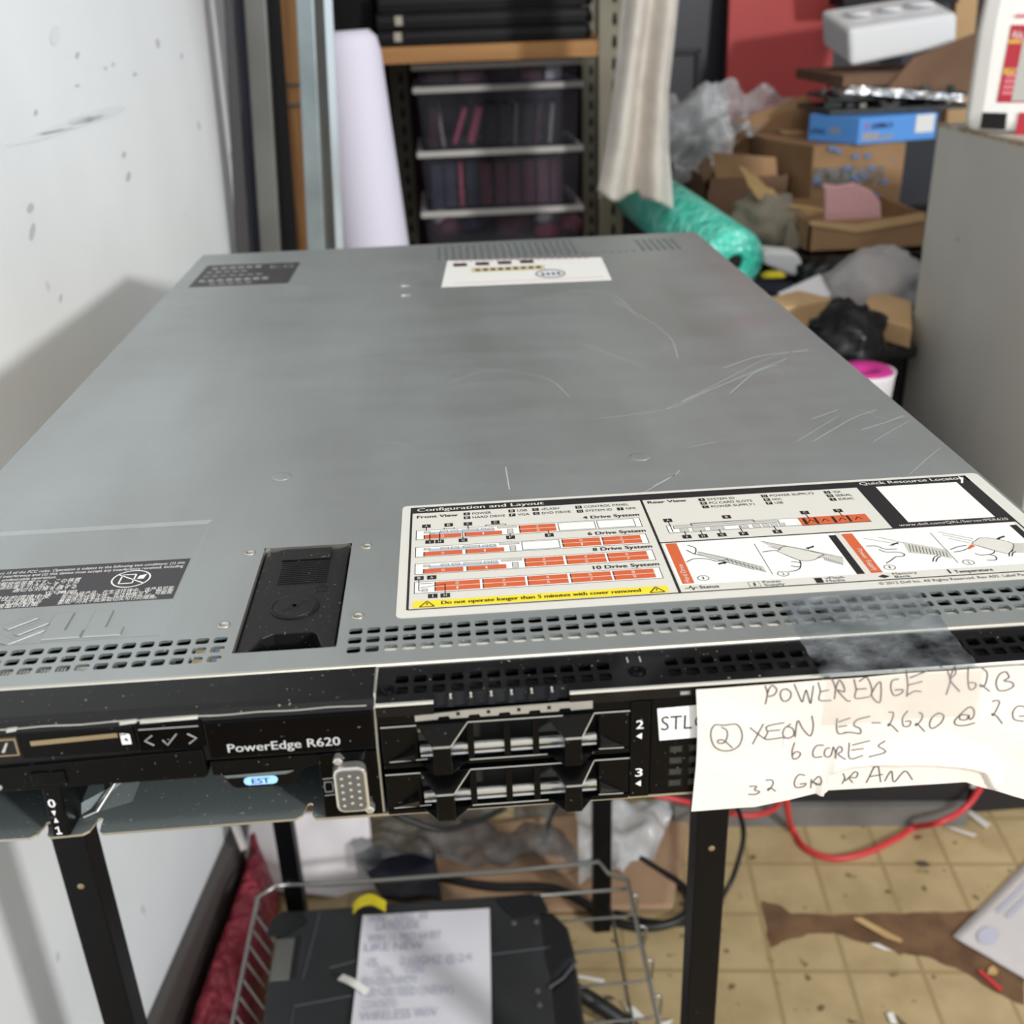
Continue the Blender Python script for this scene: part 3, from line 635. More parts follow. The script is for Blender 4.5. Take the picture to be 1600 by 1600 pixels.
q = sm(); q.tube([(-58.5, 53, -1.35), (-58.5, 56, -1.35), (-54.5, 56, -1.35), (-54.5, 53, -1.35)], .15, 5, closed=True); q.tube([(-57.7, 56, -1.35), (-57.5, 57.6, -1.35), (-55.5, 57.6, -1.35), (-55.3, 56, -1.35)], .15, 5); q.build('lock_symbol', 'latch_black', LT)
# inside of the chassis seen through the holes
it = sm(); it.box(-214, 214, 4, 130, -14, -12, 0); it.box(-212, -92, 9, 118, -9, -8.2, 1)
for k in range(60):
    x = random.uniform(-205, -100); y = random.uniform(9, 30); s_ = random.uniform(.8, 2.2); q = sm(); q.box(x, x+s_*1.4, y, y+s_, -8.2, -6.4); q.build('chip', random.choice(('white_part', 'pcb_dark', 'print_grey', 'dark_gap')), SV)
it.box(-95.6, -89.6, 11, 34, -8.2, -4.6, 4); it.box(-89.2, -83.6, 11, 25, -8.2, -4.4, 2); it.box(-89.2, -87.4, 10.9, 25, -8.2, -4.3, 5)
it.box(-32.6, 100, 8.3, 15.2, -2.2, -1.5, 2); it.box(100, 214, 8.3, 15.2, -2.2, -1.5, 7); it.box(-133, -127, 11, 18, -7, -4, 2)
for k in range(22): it.box(-160+k*1.1, -159.4+k*1.1, 11, 18, -7, -4.5, 2)
it.box(-40, -30, 8, 25, -7, -5, 3); it.box(-214, 214, 560, 662, -14, -12, 0)
it.box(-80, -48, 10, 88, -12, -9, 0); it.box(-74, -71, 14, 17, -9, -5, 6); it.box(-56, -53, 17, 20, -9, -5, 6)
it.build('inner_board', ['dark_gap', 'pcb_green', 'white_part', 'pcb_dark', 'cream_part', 'blue_part', 'dull_steel', 'label_mid'], SV)
# chassis tub
ch = sm()
ch.box(-217, -215.6, 0, LD, -42.8, -1, 0); ch.box(215.6, 217, -20, LD, -42.8, -1, 0); ch.box(-215.6, 215.6, LD-1.2, LD, -42.8, -3, 0)
FE = [(-217, -19.4)]
for nx in (-140.5, -124.4, -58.2):
    FE += [(nx-3.6, -19.8), (nx-1.8, -18.4), (nx-1.0, -15.5), (nx-.6, -13.2), (nx+.4, -12.8), (nx+1.2, -13.4), (nx+1.3, -16.5), (nx+1.6, -19.2), (nx+2.6, -20.2)]
FE += [(-52, -20.4), (217, -20.6), (217, LD), (-217, LD)]
ch.prism([(x, y, -42) for x, y in FE], [(x, y, -42.9) for x, y in FE], 0, 1)
ch.box(-215, 215, 28, 30, -42, -8, 2); ch.box(-128, -122, -6, 10, -42, -41, 0)
CH = ch.build('chassis_tray', ['dull_steel', 'edge_steel', 'dark_gap'], SV)
q = sm(); q.hexa([(-131, -12, -42), (-116, -6, -42), (-116, 4, -42), (-131, 4, -42)], [(-130.5, -10, -38), (-118, 2, -38), (-118, 4, -38), (-130.5, 4, -38)], 0); q.tube([(-129.5, -13, -41.2), (-125.5, -11.5, -40.5), (-121, -3, -36), (-119.5, 2, -33)], .5, 6, 1)
q.build('bay_bracket', ['dull_steel', 'edge_steel'], SV)

# ---- front: control panel on the left
YF = -20.5
def fz(z, y=None): return (lambda u, v: (u, YF-.12 if y is None else y, v))
prof = [(0, -.3), (-14.5, -.3), (-17, -.6), (-18.8, -1.6), (-19.8, -2.6)]
cp = sm()
X0, X1 = -217, -33.7
for a, b in zip(prof, prof[1:]): cp.poly([(X0, a[0], a[1]), (X1, a[0], a[1]), (X1, b[0], b[1]), (X0, b[0], b[1])])
cp.poly([(X1, y, z) for y, z in prof]+[(X1, -19.8, -17), (X1, 0, -17)]); cp.poly([(X0, y, z) for y, z in prof]+[(X0, -19.8, -17), (X0, 0, -17)])
cp.poly([(X0, 0, -17), (X1, 0, -17), (X1, -19.8, -17), (X0, -19.8, -17)]); cp.poly([(X0, -19.8, -2.6), (X1, -19.8, -2.6), (X1, -19.8, -17), (X0, -19.8, -17)]); cp.poly([(X0, 0, -17), (X1, 0, -17), (X1, 0, -.3), (X0, 0, -.3)])
cp.build('control_panel', 'bezel_black', SV, weld=True)
# highlight on the panel's front lip, put in as bright metal
we = sm(); we.tube([(x, -18.9-.25*math.sin(x*.3), -1.5) for x in range(-216, -34, 4)], .28, 5)
for a, b in ((-142, -139), (-103, -86), (-109, -104)):
    we.prism([(a, -19.9, -2.1), (b, -19.9, -1.7), (b, -19.2, -1.2), (a, -19.2, -1.4)], [(a, -19.0, -2.1), (b, -19, -1.7), (b, -18.4, -1.2), (a, -18.4, -1.4)])
we.build('edge_glint', 'edge_steel', SV)
sw = sm(); sw.tube([(-33.6, -1, -.2), (-33.6, -15, -.2), (-33.6, -19.5, -2.4), (-33.9, -20.4, -17), (-34, -20.4, -41)], .45, 6); sw.build('seam_strip', 'edge_steel', SV)
lcd = sm(); lcd.box(-84.6, -34.6, YF-.1, -19, -16.4, -2.9); LC = lcd.build('display_panel', 'gloss_black', SV, bevel=.0005); LC['label'] = 'glossy black display strip with the model lettering'
q = sm(); q.box(-82, -40, YF-.16, YF-.08, -9.4, -3.8); q.build('screen_glass', 'txt_navy', LC) if False else None
q = sm(); text(q, 'PowerEdge R620', -78.6, -14.1, -44.9, 3.0, lambda u, v: (u, YF-.2, v), 0, .06); q.build('lettering', 'letter_grey', LC)
q = sm(); q.box(-85, -34.5, YF-.15, YF, -17.3, -16.9); q.build('trim_line', 'edge_steel', LC) if False else None
bt = sm(); bt.box(-104.6, -84.9, YF-.1, -19, -11.6, -2.2); BT = bt.build('button_strip', 'gloss_black', SV, bevel=.0004)
def thick(pts, r, m, name, parent):
    q = sm(); [q.tube(p_, r, 6) for p_ in pts]; return q.build(name, m, parent)
thick([[(-100, YF-.2, -6), (-102.4, YF-.2, -7.8), (-100, YF-.2, -9.6)]], .24, 'print_grey', 'left_arrow', BT)
thick([[(-97.2, YF-.2, -7.9), (-96, YF-.2, -9.8), (-92.8, YF-.2, -6)]], .24, 'print_grey', 'tick_symbol', BT)
thick([[(-89.6, YF-.2, -6.2), (-87.2, YF-.2, -8), (-89.6, YF-.2, -9.8)]], .24, 'print_grey', 'right_arrow', BT)
q = sm(); q.box(-103.6, -86, YF-.16, YF-.05, -3.9, -3.5); q.build('dust_line', 'print_grey', BT)
sd = sm(); sd.box(-139, -105, YF-.06, -19, -11.4, -2.6); SD = sd.build('card_reader', 'black_plastic', SV, bevel=.0004)
q = sm(); q.prism([(-135.6, YF-.15, -6.9), (-110, YF-.15, -5.9), (-110, YF-.15, -4.3), (-135.6, YF-.15, -5.2)], [(-135.6, -20, -6.9), (-110, -20, -5.9), (-110, -20, -4.3), (-135.6, -20, -5.2)]); q.build('card_slot', 'gold_metal', SD)['label'] = 'brass-coloured card slot'
q = sm(); q.poly([(-109.2, YF-.15, -8.6), (-106.4, YF-.15, -8.6), (-106.4, YF-.15, -5), (-108, YF-.15, -4.5), (-109.2, YF-.15, -4.5)], 0); q.poly([(-108.4, YF-.2, -7), (-107, YF-.2, -7.6), (-107.6, YF-.2, -6)], 1); [q.box(-109+k*.6, -108.7+k*.6, YF-.22, YF-.15, -5.3, -4.6, 1) for k in range(3)]
q.build('card_symbol', ['label_white', 'label_black'], SD)
us = sm(); 
for a in (-151, -172): us.box(a, a+11.5, YF-.3, -17, -9.9, -3.8, 0); us.box(a+.5, a+11, YF-.34, -18, -9.4, -4.3, 1); us.prism([(a+6.5, YF-.4, -8.4), (a+8.5, YF-.4, -5), (a+9.2, YF-.4, -5), (a+7.5, YF-.4, -8.4)], [(a+6.5, YF, -8.4), (a+8.5, YF, -5), (a+9.2, YF, -5), (a+7.5, YF, -8.4)], 2)
us.build('usb_port', ['gold_metal', 'dark_gap', 'bright_steel'], SV)
# optical drive
od = sm(); od.prism([(-206, YF-.4, -14.5), (-150, YF-.4, -14.2), (-86, YF-.4, -12.4), (-85.8, YF-.4, -22), (-87, YF-.4, -22.8), (-206, YF-.4, -23)], [(-206, 24, -14.5), (-150, 24, -14.2), (-86, 24, -12.4), (-85.8, 24, -22), (-87, 24, -22.8), (-206, 24, -23)])
OD = od.build('optical_drive', 'black_plastic', SV, bevel=.0005)
q = sm(); q.box(-138, -127.6, YF-1.2, YF-.3, -21, -16.3); q.build('eject_button', 'black_plastic', OD, bevel=.0004)
q = sm(); q.lathe([(.9, 0), (.9, .3), (.5, .5)], (-148, YF-.4, -21), 12, ax='y'); q.build('drive_light', 'print_grey', OD)
# pull tab under the display
et = sm(); et.prism([(-84.6, YF, -17.4), (-52.5, YF, -17.4), (-52.5, YF, -21), (-57, YF, -22.2), (-60, YF, -26.6), (-61.5, YF, -28), (-78, YF, -28), (-79.5, YF, -27), (-81.8, YF, -22.8), (-84.6, YF, -22.4)],
                    [(a, -8, b) for a, b in ((-84.6, -17.4), (-52.5, -17.4), (-52.5, -21), (-57, -22.2), (-60, -26.6), (-61.5, -28), (-78, -28), (-79.5, -27), (-81.8, -22.8), (-84.6, -22.4))])
ET = et.build('service_tag', 'black_plastic', SV, bevel=.0003)
q = sm(); q.prism([(-80.5, YF-.4, -23.4), (-62.5, YF-.4, -23), (-60, YF-.4, -22.2), (-81.5, YF-.4, -22.6)], [(-80.5, YF, -24), (-62.5, YF, -23.8), (-60, YF, -22.8), (-81.5, YF, -23)]); q.build('dusty_ledge', 'dull_steel', ET)
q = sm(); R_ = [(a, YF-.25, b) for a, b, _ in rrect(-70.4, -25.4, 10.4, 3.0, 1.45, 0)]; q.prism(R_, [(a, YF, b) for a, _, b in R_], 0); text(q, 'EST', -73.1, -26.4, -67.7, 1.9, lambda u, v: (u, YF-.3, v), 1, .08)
q.build('tag_sticker', ['sticker_glow_blue', 'label_black'], ET)['label'] = 'light blue sticker reading EST'
# slot divider with numbers
dv = sm(); dv.prism([(-136.2, YF-.2, -22.8), (-130.4, YF-.2, -22.8), (-131.3, YF-.2, -41.8), (-136.6, YF-.2, -41.8)], [(-136.2, -8, -22.8), (-129.4, -8, -22.8), (-130.4, -8, -42), (-136.6, -8, -42)])
DV = dv.build('slot_divider', 'black_plastic', SV, bevel=.0006)
q = sm(); F3 = lambda u, v: (u, YF-.3, v); text(q, '0', -135.2, -30, -133.2, 3, F3, 0, .1); q.tube([F3(-135.1, -38.3), F3(-134.3, -37.6), F3(-134.3, -40.2)], .24, 6); q.tube([F3(-135.1, -40.4), F3(-133.5, -40.4)], .24, 6); q.poly([F3(-135, -31.4), F3(-133.6, -31.4), F3(-134.3, -33.4)]); q.poly([F3(-135, -36), F3(-133.6, -36), F3(-134.3, -34)]); q.build('slot_numbers', 'label_white', DV)
# video port
vg = sm(); vg.box(-52.4, -34.4, YF-.1, -10, -41.8, -17.2); VG = vg.build('video_port_plate', 'gloss_black', SV, bevel=.0004)
q = sm(); R_ = rrect(-42.6, -28.3, 10.2, 17, 2.2, 0); q.prism([(a, YF-4.5, b) for a, b, _ in R_], [(a-.5, YF, b-.5) for a, b, _ in R_]); SH = q.build('video_connector', 'bright_steel', VG, bevel=.0006)
q = sm(); R_ = rrect(-42.6, -28.3, 8.2, 15, 1.6, 0); q.prism([(a, YF-4.7, b) for a, b, _ in R_], [(a, YF-4.4, b) for a, b, _ in R_])
q.build('pin_face', 'grey_steel', SH)
for j, x in enumerate((-45.2, -42.7, -40.2)):
    for k in range(5): q = sm(); q.lathe([(.55, 0), (.55, .2), (.3, .35)], (x, YF-4.7, -22.9-k*2.6-(j % 2 == 0)*.5+ (j == 1)*.3), 8, ax='y'); q.build('pin', 'bright_steel', SH)
for zz_ in (-18.6, -38): 
    q = sm(); q.lathe([(1.5, 0), (1.5, 2.6), (1, 3)], (-46 if zz_ > -30 else -38, YF, zz_), 6, ax='y'); q.build('jack_screw', 'bright_steel', VG)
thick([[(-51.6, YF-.2, -26.6), (-48.4, YF-.2, -26.4)], [(-51.6, YF-.2, -33), (-48.4, YF-.2, -32.8)], [(-51.2, YF-.2, -27.8), (-49, YF-.2, -27.8), (-48.7, YF-.2, -29.7), (-49, YF-.2, -31.6), (-51.2, YF-.2, -31.6), (-51.4, YF-.2, -29.7), (-51.2, YF-.2, -27.8)]], .2, 'print_grey', 'screen_symbol', VG)

# ---- front: perforated black bezel and drive bays
pz = -.9; bz = sm(); bx0, bx1 = -33.2, 217
c0 = -25.6-2.85; n1 = 12; c1 = c0+n1*5.7; d0 = 55.8; n2 = 28; d1 = d0+n2*5.7
r0, r1, r2 = -4.6, -10.4, -16.2
sheet(bz, bx0, bx1, r0, 0, pz); sheet(bz, bx0, c0, r2, r0, pz); sheet(bz, c1, d0, r2, r0, pz); sheet(bz, d1, bx1, r2, r0, pz)
for i in range(n1):
    for a, b in ((r1, r0), (r2, r1)): holecell(bz, c0+i*5.7, c0+(i+1)*5.7, a, b, pz, 4.1, 4.0, .8, 1.2, 0, 0)
for i in range(n2):
    for a, b in ((r1, r0), (r2, r1)): holecell(bz, d0+i*5.7, d0+(i+1)*5.7, a, b, pz, 4.1, 4.0, .8, 1.2, 0, 0)
NX = [(-15.9+k*6.15, -11.6+k*6.15) for k in range(7)]
sheet(bz, bx0, NX[0][0], -19.4, r2, pz); sheet(bz, NX[-1][1], bx1, -19.4, r2, pz)
for k in range(6): sheet(bz, NX[k][1], NX[k+1][0], -18.2, r2, pz); bz.poly([(NX[k][1], -18.2, pz), (NX[k+1][0], -18.2, pz), (NX[k+1][0], -19.2, -4), (NX[k][1], -19.2, -4)])
for a, b in NX: bz.poly([(a, r2, pz), (b, r2, pz), (b, -17.8, -4.2), (a, -17.8, -4.2)])
for a, b in ((bx0, NX[0][0]), (NX[-1][1], bx1)):
    bz.poly([(a, -19.4, pz), (b, -19.4, pz), (b, -20.3, -1.7), (a, -20.3, -1.7)], 1); bz.poly([(a, -20.3, -1.7), (b, -20.3, -1.7), (b, -20.3, -5.4), (a, -20.3, -5.4)])  # bright metal tone paints the highlight on the bevel
bz.poly([(bx1, 0, pz), (bx1, -20, pz), (bx1, -20, -42), (bx1, 0, -42)])
bz.box(bx0, bx1, -3, -1, -42, -6, 2); bz.box(bx0, bx1, -17, -1, -5.6, -4.4, 2)
BZ = bz.build('vented_bezel', ['bezel_black', 'edge_steel', 'dark_gap'], SV)
q = sm(); q.tube([(bx0+.5, -19.6, -1.05), (NX[0][0], -19.6, -1.05)], .28, 6); q.tube([(NX[-1][1], -19.6, -1.05), (bx1, -19.6, -1.05)], .28, 6)
for k in range(6): q.tube([((NX[k][1]+NX[k+1][0])/2, -17, -.85), ((NX[k][1]+NX[k+1][0])/2, -18.6, -1.6)], .5, 6)
q.build('edge_glint', 'edge_steel', BZ)  # highlight along the bezel edge and tabs, built as bright tubes
for x, y in ((-30, -13), (47.3, -11.8)):
    q = sm(); q.lathe([(3.2, pz+.02), (3, pz+.2), (2.2, pz+.15), (2.0, pz+.7), (1.1, pz+.8), (.9, pz+.3), (.2, pz+.3)], (x, y, 0), 18); q.build('bezel_screw', 'black_plastic', BZ)
q = sm(); [q.box(x, x+.5, -6.4, -3.6, pz, pz+.25) for x in (45, 49)]; q.build('tick_marks', 'print_grey', BZ)
q = sm(); q.box(59, 62, -20.6, -20.3, -4.3, -3.2); q.build('status_light', 'print_grey', BZ)
# grounding strip
gs = sm(); pts = [(-21.8, -7.6)]
for k in range(5):
    a = -15+k*9.2; pts += [(a, -7.4), (a+.4, -6.5), (a+3.4, -6.4), (a+3.8, -7.4)]
pts += [(32.2, -7.2), (32.2, -4.4), (-6, -4.9), (-21.8, -5.6)]
gs.prism([(a, -20.4, b) for a, b in pts], [(a, -19.8, b) for a, b in pts]); [gs.box(-9.2+k*9.2, -8.2+k*9.2, -20.6, -20.3, -6.3, -5.2, 1) for k in range(4)]
gs.build('grounding_strip', ['strip_steel', 'dark_gap'], SV)
q = sm(); q.prism([(-33, -20, -8.6), (44, -20, -8.4), (44, -20, -4.6), (-33, -20, -5.2)], [(-33, -19, -8.6), (44, -19, -8.4), (44, -19, -4.6), (-33, -19, -5.2)]); q.build('bay_header', 'black_plastic', SV)
def carrier(dz):
    root = None
    b = sm()                                     # frame plates left and right, lips
    b.prism([(-32.6, YF, -9.2+dz), (-21.6, YF, -9.2+dz), (-21.6, YF, -22.9+dz), (-32.6, YF, -22.9+dz)], [(-32.6, -6, -9.2+dz), (-21.6, -6, -9.2+dz), (-21.6, -6, -22.9+dz), (-32.6, -6, -22.9+dz)])
    b.prism([(34, YF, -9+dz), (43.6, YF, -9+dz), (43.6, YF, -22.7+dz), (34, YF, -22.7+dz)], [(34, -6, -9+dz), (43.6, -6, -9+dz), (43.6, -6, -22.7+dz), (34, -6, -22.7+dz)])
    b.box(-32.6, 43.6, YF-.2, -8, -9.6+dz, -8.8+dz); b.box(-32.6, 43.6, YF-.2, -8, -24.6+dz, -23+dz); b.box(-22, 35, -9, -7, -23+dz, -9+dz)
    CR = b.build('drive_carrier', 'black_plastic', SV, bevel=.0003)
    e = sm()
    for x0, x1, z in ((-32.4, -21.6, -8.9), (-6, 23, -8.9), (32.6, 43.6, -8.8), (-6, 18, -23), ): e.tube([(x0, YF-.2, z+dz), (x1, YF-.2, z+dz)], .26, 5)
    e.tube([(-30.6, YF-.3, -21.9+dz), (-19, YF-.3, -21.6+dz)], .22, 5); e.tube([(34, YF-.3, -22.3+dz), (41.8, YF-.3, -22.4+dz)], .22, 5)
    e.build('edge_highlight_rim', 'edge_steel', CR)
    for s_ in (-1, 1):
        wd = sm(); xa, xb = ((-30.8, -22.6) if s_ < 0 else (42, 34.4)); wd.hexa([(xa, YF, -22+dz), (xb, YF-.4, -22+dz), (xb, YF, -21.6+dz), (xa, YF, -21.6+dz)], [(xa, YF, -21.8+dz), (xb, YF-3, -17.6+dz), (xb, YF, -17.4+dz), (xa, YF, -21.5+dz)]); wd.build('release_wedge', 'bezel_black', CR)
    g = sm()
    g.box(-21.6, 34, -13.4, -12.8, -22.8+dz, -9.6+dz, 0)
    for x in (-6.4, 4.8, 13.6): g.box(x, x+2, YF-.2, -12, -23+dz, -9.2+dz, 1)
    g.tube([(-21, -19.2, -18.7+dz), (33.4, -19.2, -18.5+dz)], 1.25, 14, 2); g.tube([(-21, -19.4, -21.2+dz), (33.4, -19.4, -21+dz)], .6, 8, 2)
    g.box(-21.4, -16, -16.4, -13, -14.6+dz, -9.8+dz, 2)
    for x in (0, 9): g.box(x-5, x+3, -15, -13, -11.2+dz, -10+dz, 3)
    g.build('drive_grille', ['pcb_dark', 'black_plastic', 'bright_steel', 'dull_steel'], CR)
    yo = -27.5                          # two raised brackets that form the pull handle
    for xa, xb, xc, xd in ((-21.6, -17, -11.4, -6), (18.2, 22.8, 28, 32.6)):
        zt_, zt2, zb2, zb_ = -9+dz, -12.4+dz, -22.8+dz, -23.8+dz
        h = sm()
        h.hexa([(xa, YF+.8, zt_-.8), (xd, YF+.8, zt_-.8), (xc, yo+.8, zt2-.8), (xb, yo+.8, zt2-.8)], [(xa, YF, zt_), (xd, YF, zt_), (xc, yo, zt2), (xb, yo, zt2)])
        h.box(xb, xc, yo, yo+1.2, zb2, zt2)
        h.hexa([(xa, YF+.8, zb_), (xd, YF+.8, zb_), (xc, yo+.8, zb2-.3), (xb, yo+.8, zb2-.3)], [(xa, YF, zb_+1), (xd, YF, zb_+1), (xc, yo, zb2+.8), (xb, yo, zb2+.8)])
        HD = h.build('pull_handle', 'black_plastic', CR, bevel=.0003)
        e = sm(); e.tube([(xb+.2, yo-.05, -12.5+dz), (xc-.2, yo-.05, -12.5+dz)], .38, 6); e.tube([(xd, YF-.1, -9+dz), (xc, yo-.1, -12.4+dz), (xc-.2, yo-.1, -12.5+dz)], .16, 5); e.build('edge_glint', 'edge_steel', HD)  # highlights on the handle edges, laid on as bright tubes
carrier(0); carrier(-17.9)
for x0, x1 in ((43.8, 50), ):
    q = sm(); q.box(x0, x1, YF-.3, -6, -42.2, -5.8); NP = q.build('bay_number_strip', 'black_plastic', SV, bevel=.0003)
    q = sm(); text(q, '2', 45.6, -15.6, 47.8, 3.1, lambda u, v: (u, YF-.4, v), 0, .06); text(q, '3', 45.6, -34, 47.8, 3.1, lambda u, v: (u, YF-.4, v), 0, .06)
    for z in (-18.4, -36.8): q.poly([(45.6, YF-.4, z), (47.4, YF-.4, z-1.2), (47.4, YF-.4, z+1.2)])
    q.build('bay_numbers', 'label_white', NP)
bl = sm(); bl.box(50.2, 210, YF, -6, -42.2, -5.6)
BL = bl.build('blank_bay_cover', 'black_plastic', SV, bevel=.0004)
q = sm()
for i in range(3):
    for j in range(4): q.box(56+i*6.2, 60.6+i*6.2, YF-.15, YF, -26+(-j)*4.4-.0, -23+(-j)*4.4, 0); q.box(56.5+i*6.2, 60.1+i*6.2, YF-.2, YF-.1, -25.6-j*4.4, -23.5-j*4.4, 1)
q.build('blank_grille', ['bezel_black', 'pcb_dark'], BL)
q = sm(); q.prism([(52, YF-.2, -8.8), (84, YF-.2, -8), (84, YF-.2, -20.2), (53, YF-.2, -20.8)], [(52, YF, -8.8), (84, YF, -8), (84, YF, -20.2), (53, YF, -20.8)], 0); text(q, 'STL', 53.3, -17, 63, 5.2, lambda u, v: (u, YF-.25, v), 1); text(q, 'C', 63.8, -17, 67.4, 5.2, lambda u, v: (u, YF-.25, v), 1)
q.build('white_sticker', ['label_white', 'label_black'], BL)['label'] = 'white sticker with black capital letters'

# ------------------------------------------------------------------ handwritten note taped to the server
NT = empty('handwritten_note', (.12, -.023, ZT-.0475), 'creased white handwritten note taped to the server front', 'note')
def crease(x):     # mm: height of the fold
    P = [(60, -60), (104, -47), (106.5, -44), (108.5, -36), (112, -34.2), (120, -33.6), (140, -35.4), (150, -37.2), (158, -39.8), (162, -47), (240, -60)]
    for (a, b), (c, d) in zip(P, P[1:]):
        if a <= x <= c: return b+(d-b)*(x-a)/(c-a)
    return -60
def zbot(x):
    P = [(62, -47), (70, -47.3), (84, -47.9), (95, -46.2), (103, -44.6), (106.4, -44.6), (107.5, -43.6), (130, -43.9), (153, -44.4), (158, -46.8), (164, -49), (170, -51.6), (178, -54.6), (205, -57)]
    for (a, b), (c, d) in zip(P, P[1:]):
        if a <= x <= c: return b+(d-b)*(x-a)/(c-a)
    return P[-1][1]
def ztop(x): return -1.2+.9*max(0, min(1, (x-63)/100)) - (.5 if x > 165 else 0)
def ny(x, z):
    y = -22.6-.5*nz(x*.05, z*.07, 2)-.5*abs(nz(x*.03+z*.05, z*.02, 7))
    y -= 3.5*max(0, (x-160)/45)**2+1.5*max(0, (-z-36)/12)*max(0, (90-x)/27)
    d = z-crease(x)
    if 104 < x < 164: y -= 1.6*max(0, 1-abs(d-0.)/9) if d > 0 else 1.6*max(0, 1-(-d)/1.2)
    return min(y, -22.0)
nb = sm()
def nfn(u, v):
    x = 63.2+u*142+1.2*math.sin(v*3.1)*(1-u)*(1 if u < .2 else 0); zt_, zb_ = ztop(x), zbot(x); z = zt_+(zb_-zt_)*v
    return (x, ny(x, z), z)
nb.grid(nfn, 150, 60)
nb.build('paper', 'paper_note', NT, smooth=True)
hw = sm()
def strokes(x0, y0, s, L_):
    for st in L_:
        P = []
        for a, b in st:
            q = at(x0+a/s, y0+b/s, Y=-.0232); P.append((q.x*1000, 0, (q.z-ZT)*1000))
        P = catmull(P, 6); hw.tube([(p.x, ny(p.x, p.z)-.1, p.z) for p in P], .19, 5)
strokes(1080, 1030, 6.154, [
 [(715, 260), (737, 340), (720, 445)], [(735, 350), (760, 280), (790, 260), (828, 300), (800, 352), (745, 368)],
 [(930, 292), (880, 300), (862, 345), (880, 400), (920, 410), (960, 370), (960, 320), (915, 288)],
 [(995, 245), (1035, 340), (1070, 415), (1090, 350), (1110, 300), (1130, 370), (1150, 430), (1165, 350), (1180, 260)],
 [(1225, 230), (1245, 310), (1235, 395), (1350, 400)], [(1240, 318), (1330, 300)], [(1245, 210), (1300, 175), (1350, 190), (1390, 280), (1380, 385)],
 [(1385, 330), (1425, 210), (1470, 260), (1475, 320), (1410, 300), (1440, 340), (1500, 400), (1535, 405)],
 [(230, 635), (200, 680), (195, 760), (230, 850), (310, 890), (400, 880), (470, 830), (495, 740), (470, 660), (420, 630), (330, 640), (230, 635)],
 [(295, 660), (345, 690), (350, 750), (320, 810), (265, 815), (265, 785), (320, 790), (400, 860)],
 [(570, 665), (650, 730), (720, 780)], [(700, 630), (650, 720), (595, 825)],
 [(900, 620), (735, 655), (740, 715), (720, 780), (880, 765)], [(745, 700), (860, 690)],
 [(965, 630), (900, 680), (890, 740), (930, 770), (990, 740), (985, 680), (930, 655)],
 [(1005, 760), (1030, 600), (1080, 680), (1150, 745), (1180, 650), (1165, 550)],
 [(1000, 810), (975, 900), (990, 970), (1040, 950), (1055, 910), (1010, 900), (980, 930)],
 [(1280, 835), (1210, 840), (1175, 900), (1190, 950), (1265, 945)], [(1340, 860), (1300, 870), (1285, 920), (1310, 950), (1350, 930), (1372, 850)],
 [(1372, 850), (1392, 900), (1390, 952)], [(1395, 910), (1415, 860), (1445, 850), (1455, 885), (1415, 915), (1480, 955)],
 [(560, 1225), (630, 1225), (610, 1260), (660, 1275), (620, 1300), (550, 1300)],
 [(720, 1170), (780, 1170), (790, 1210), (745, 1265), (740, 1250), (770, 1245), (815, 1275)],
 [(1100, 1125), (1040, 1120), (1000, 1180), (1010, 1240), (1080, 1235), (1110, 1205), (1050, 1210)],
 [(1160, 1160), (1155, 1250)], [(1160, 1200), (1230, 1135), (1255, 1170), (1230, 1210), (1170, 1185), (1215, 1220)],
 [(1465, 1105), (1480, 1150), (1455, 1205)], [(1405, 570), (1400, 650), (1420, 720), (1500, 710)], [(1420, 605), (1530, 565)], [(1420, 652), (1500, 640)]])
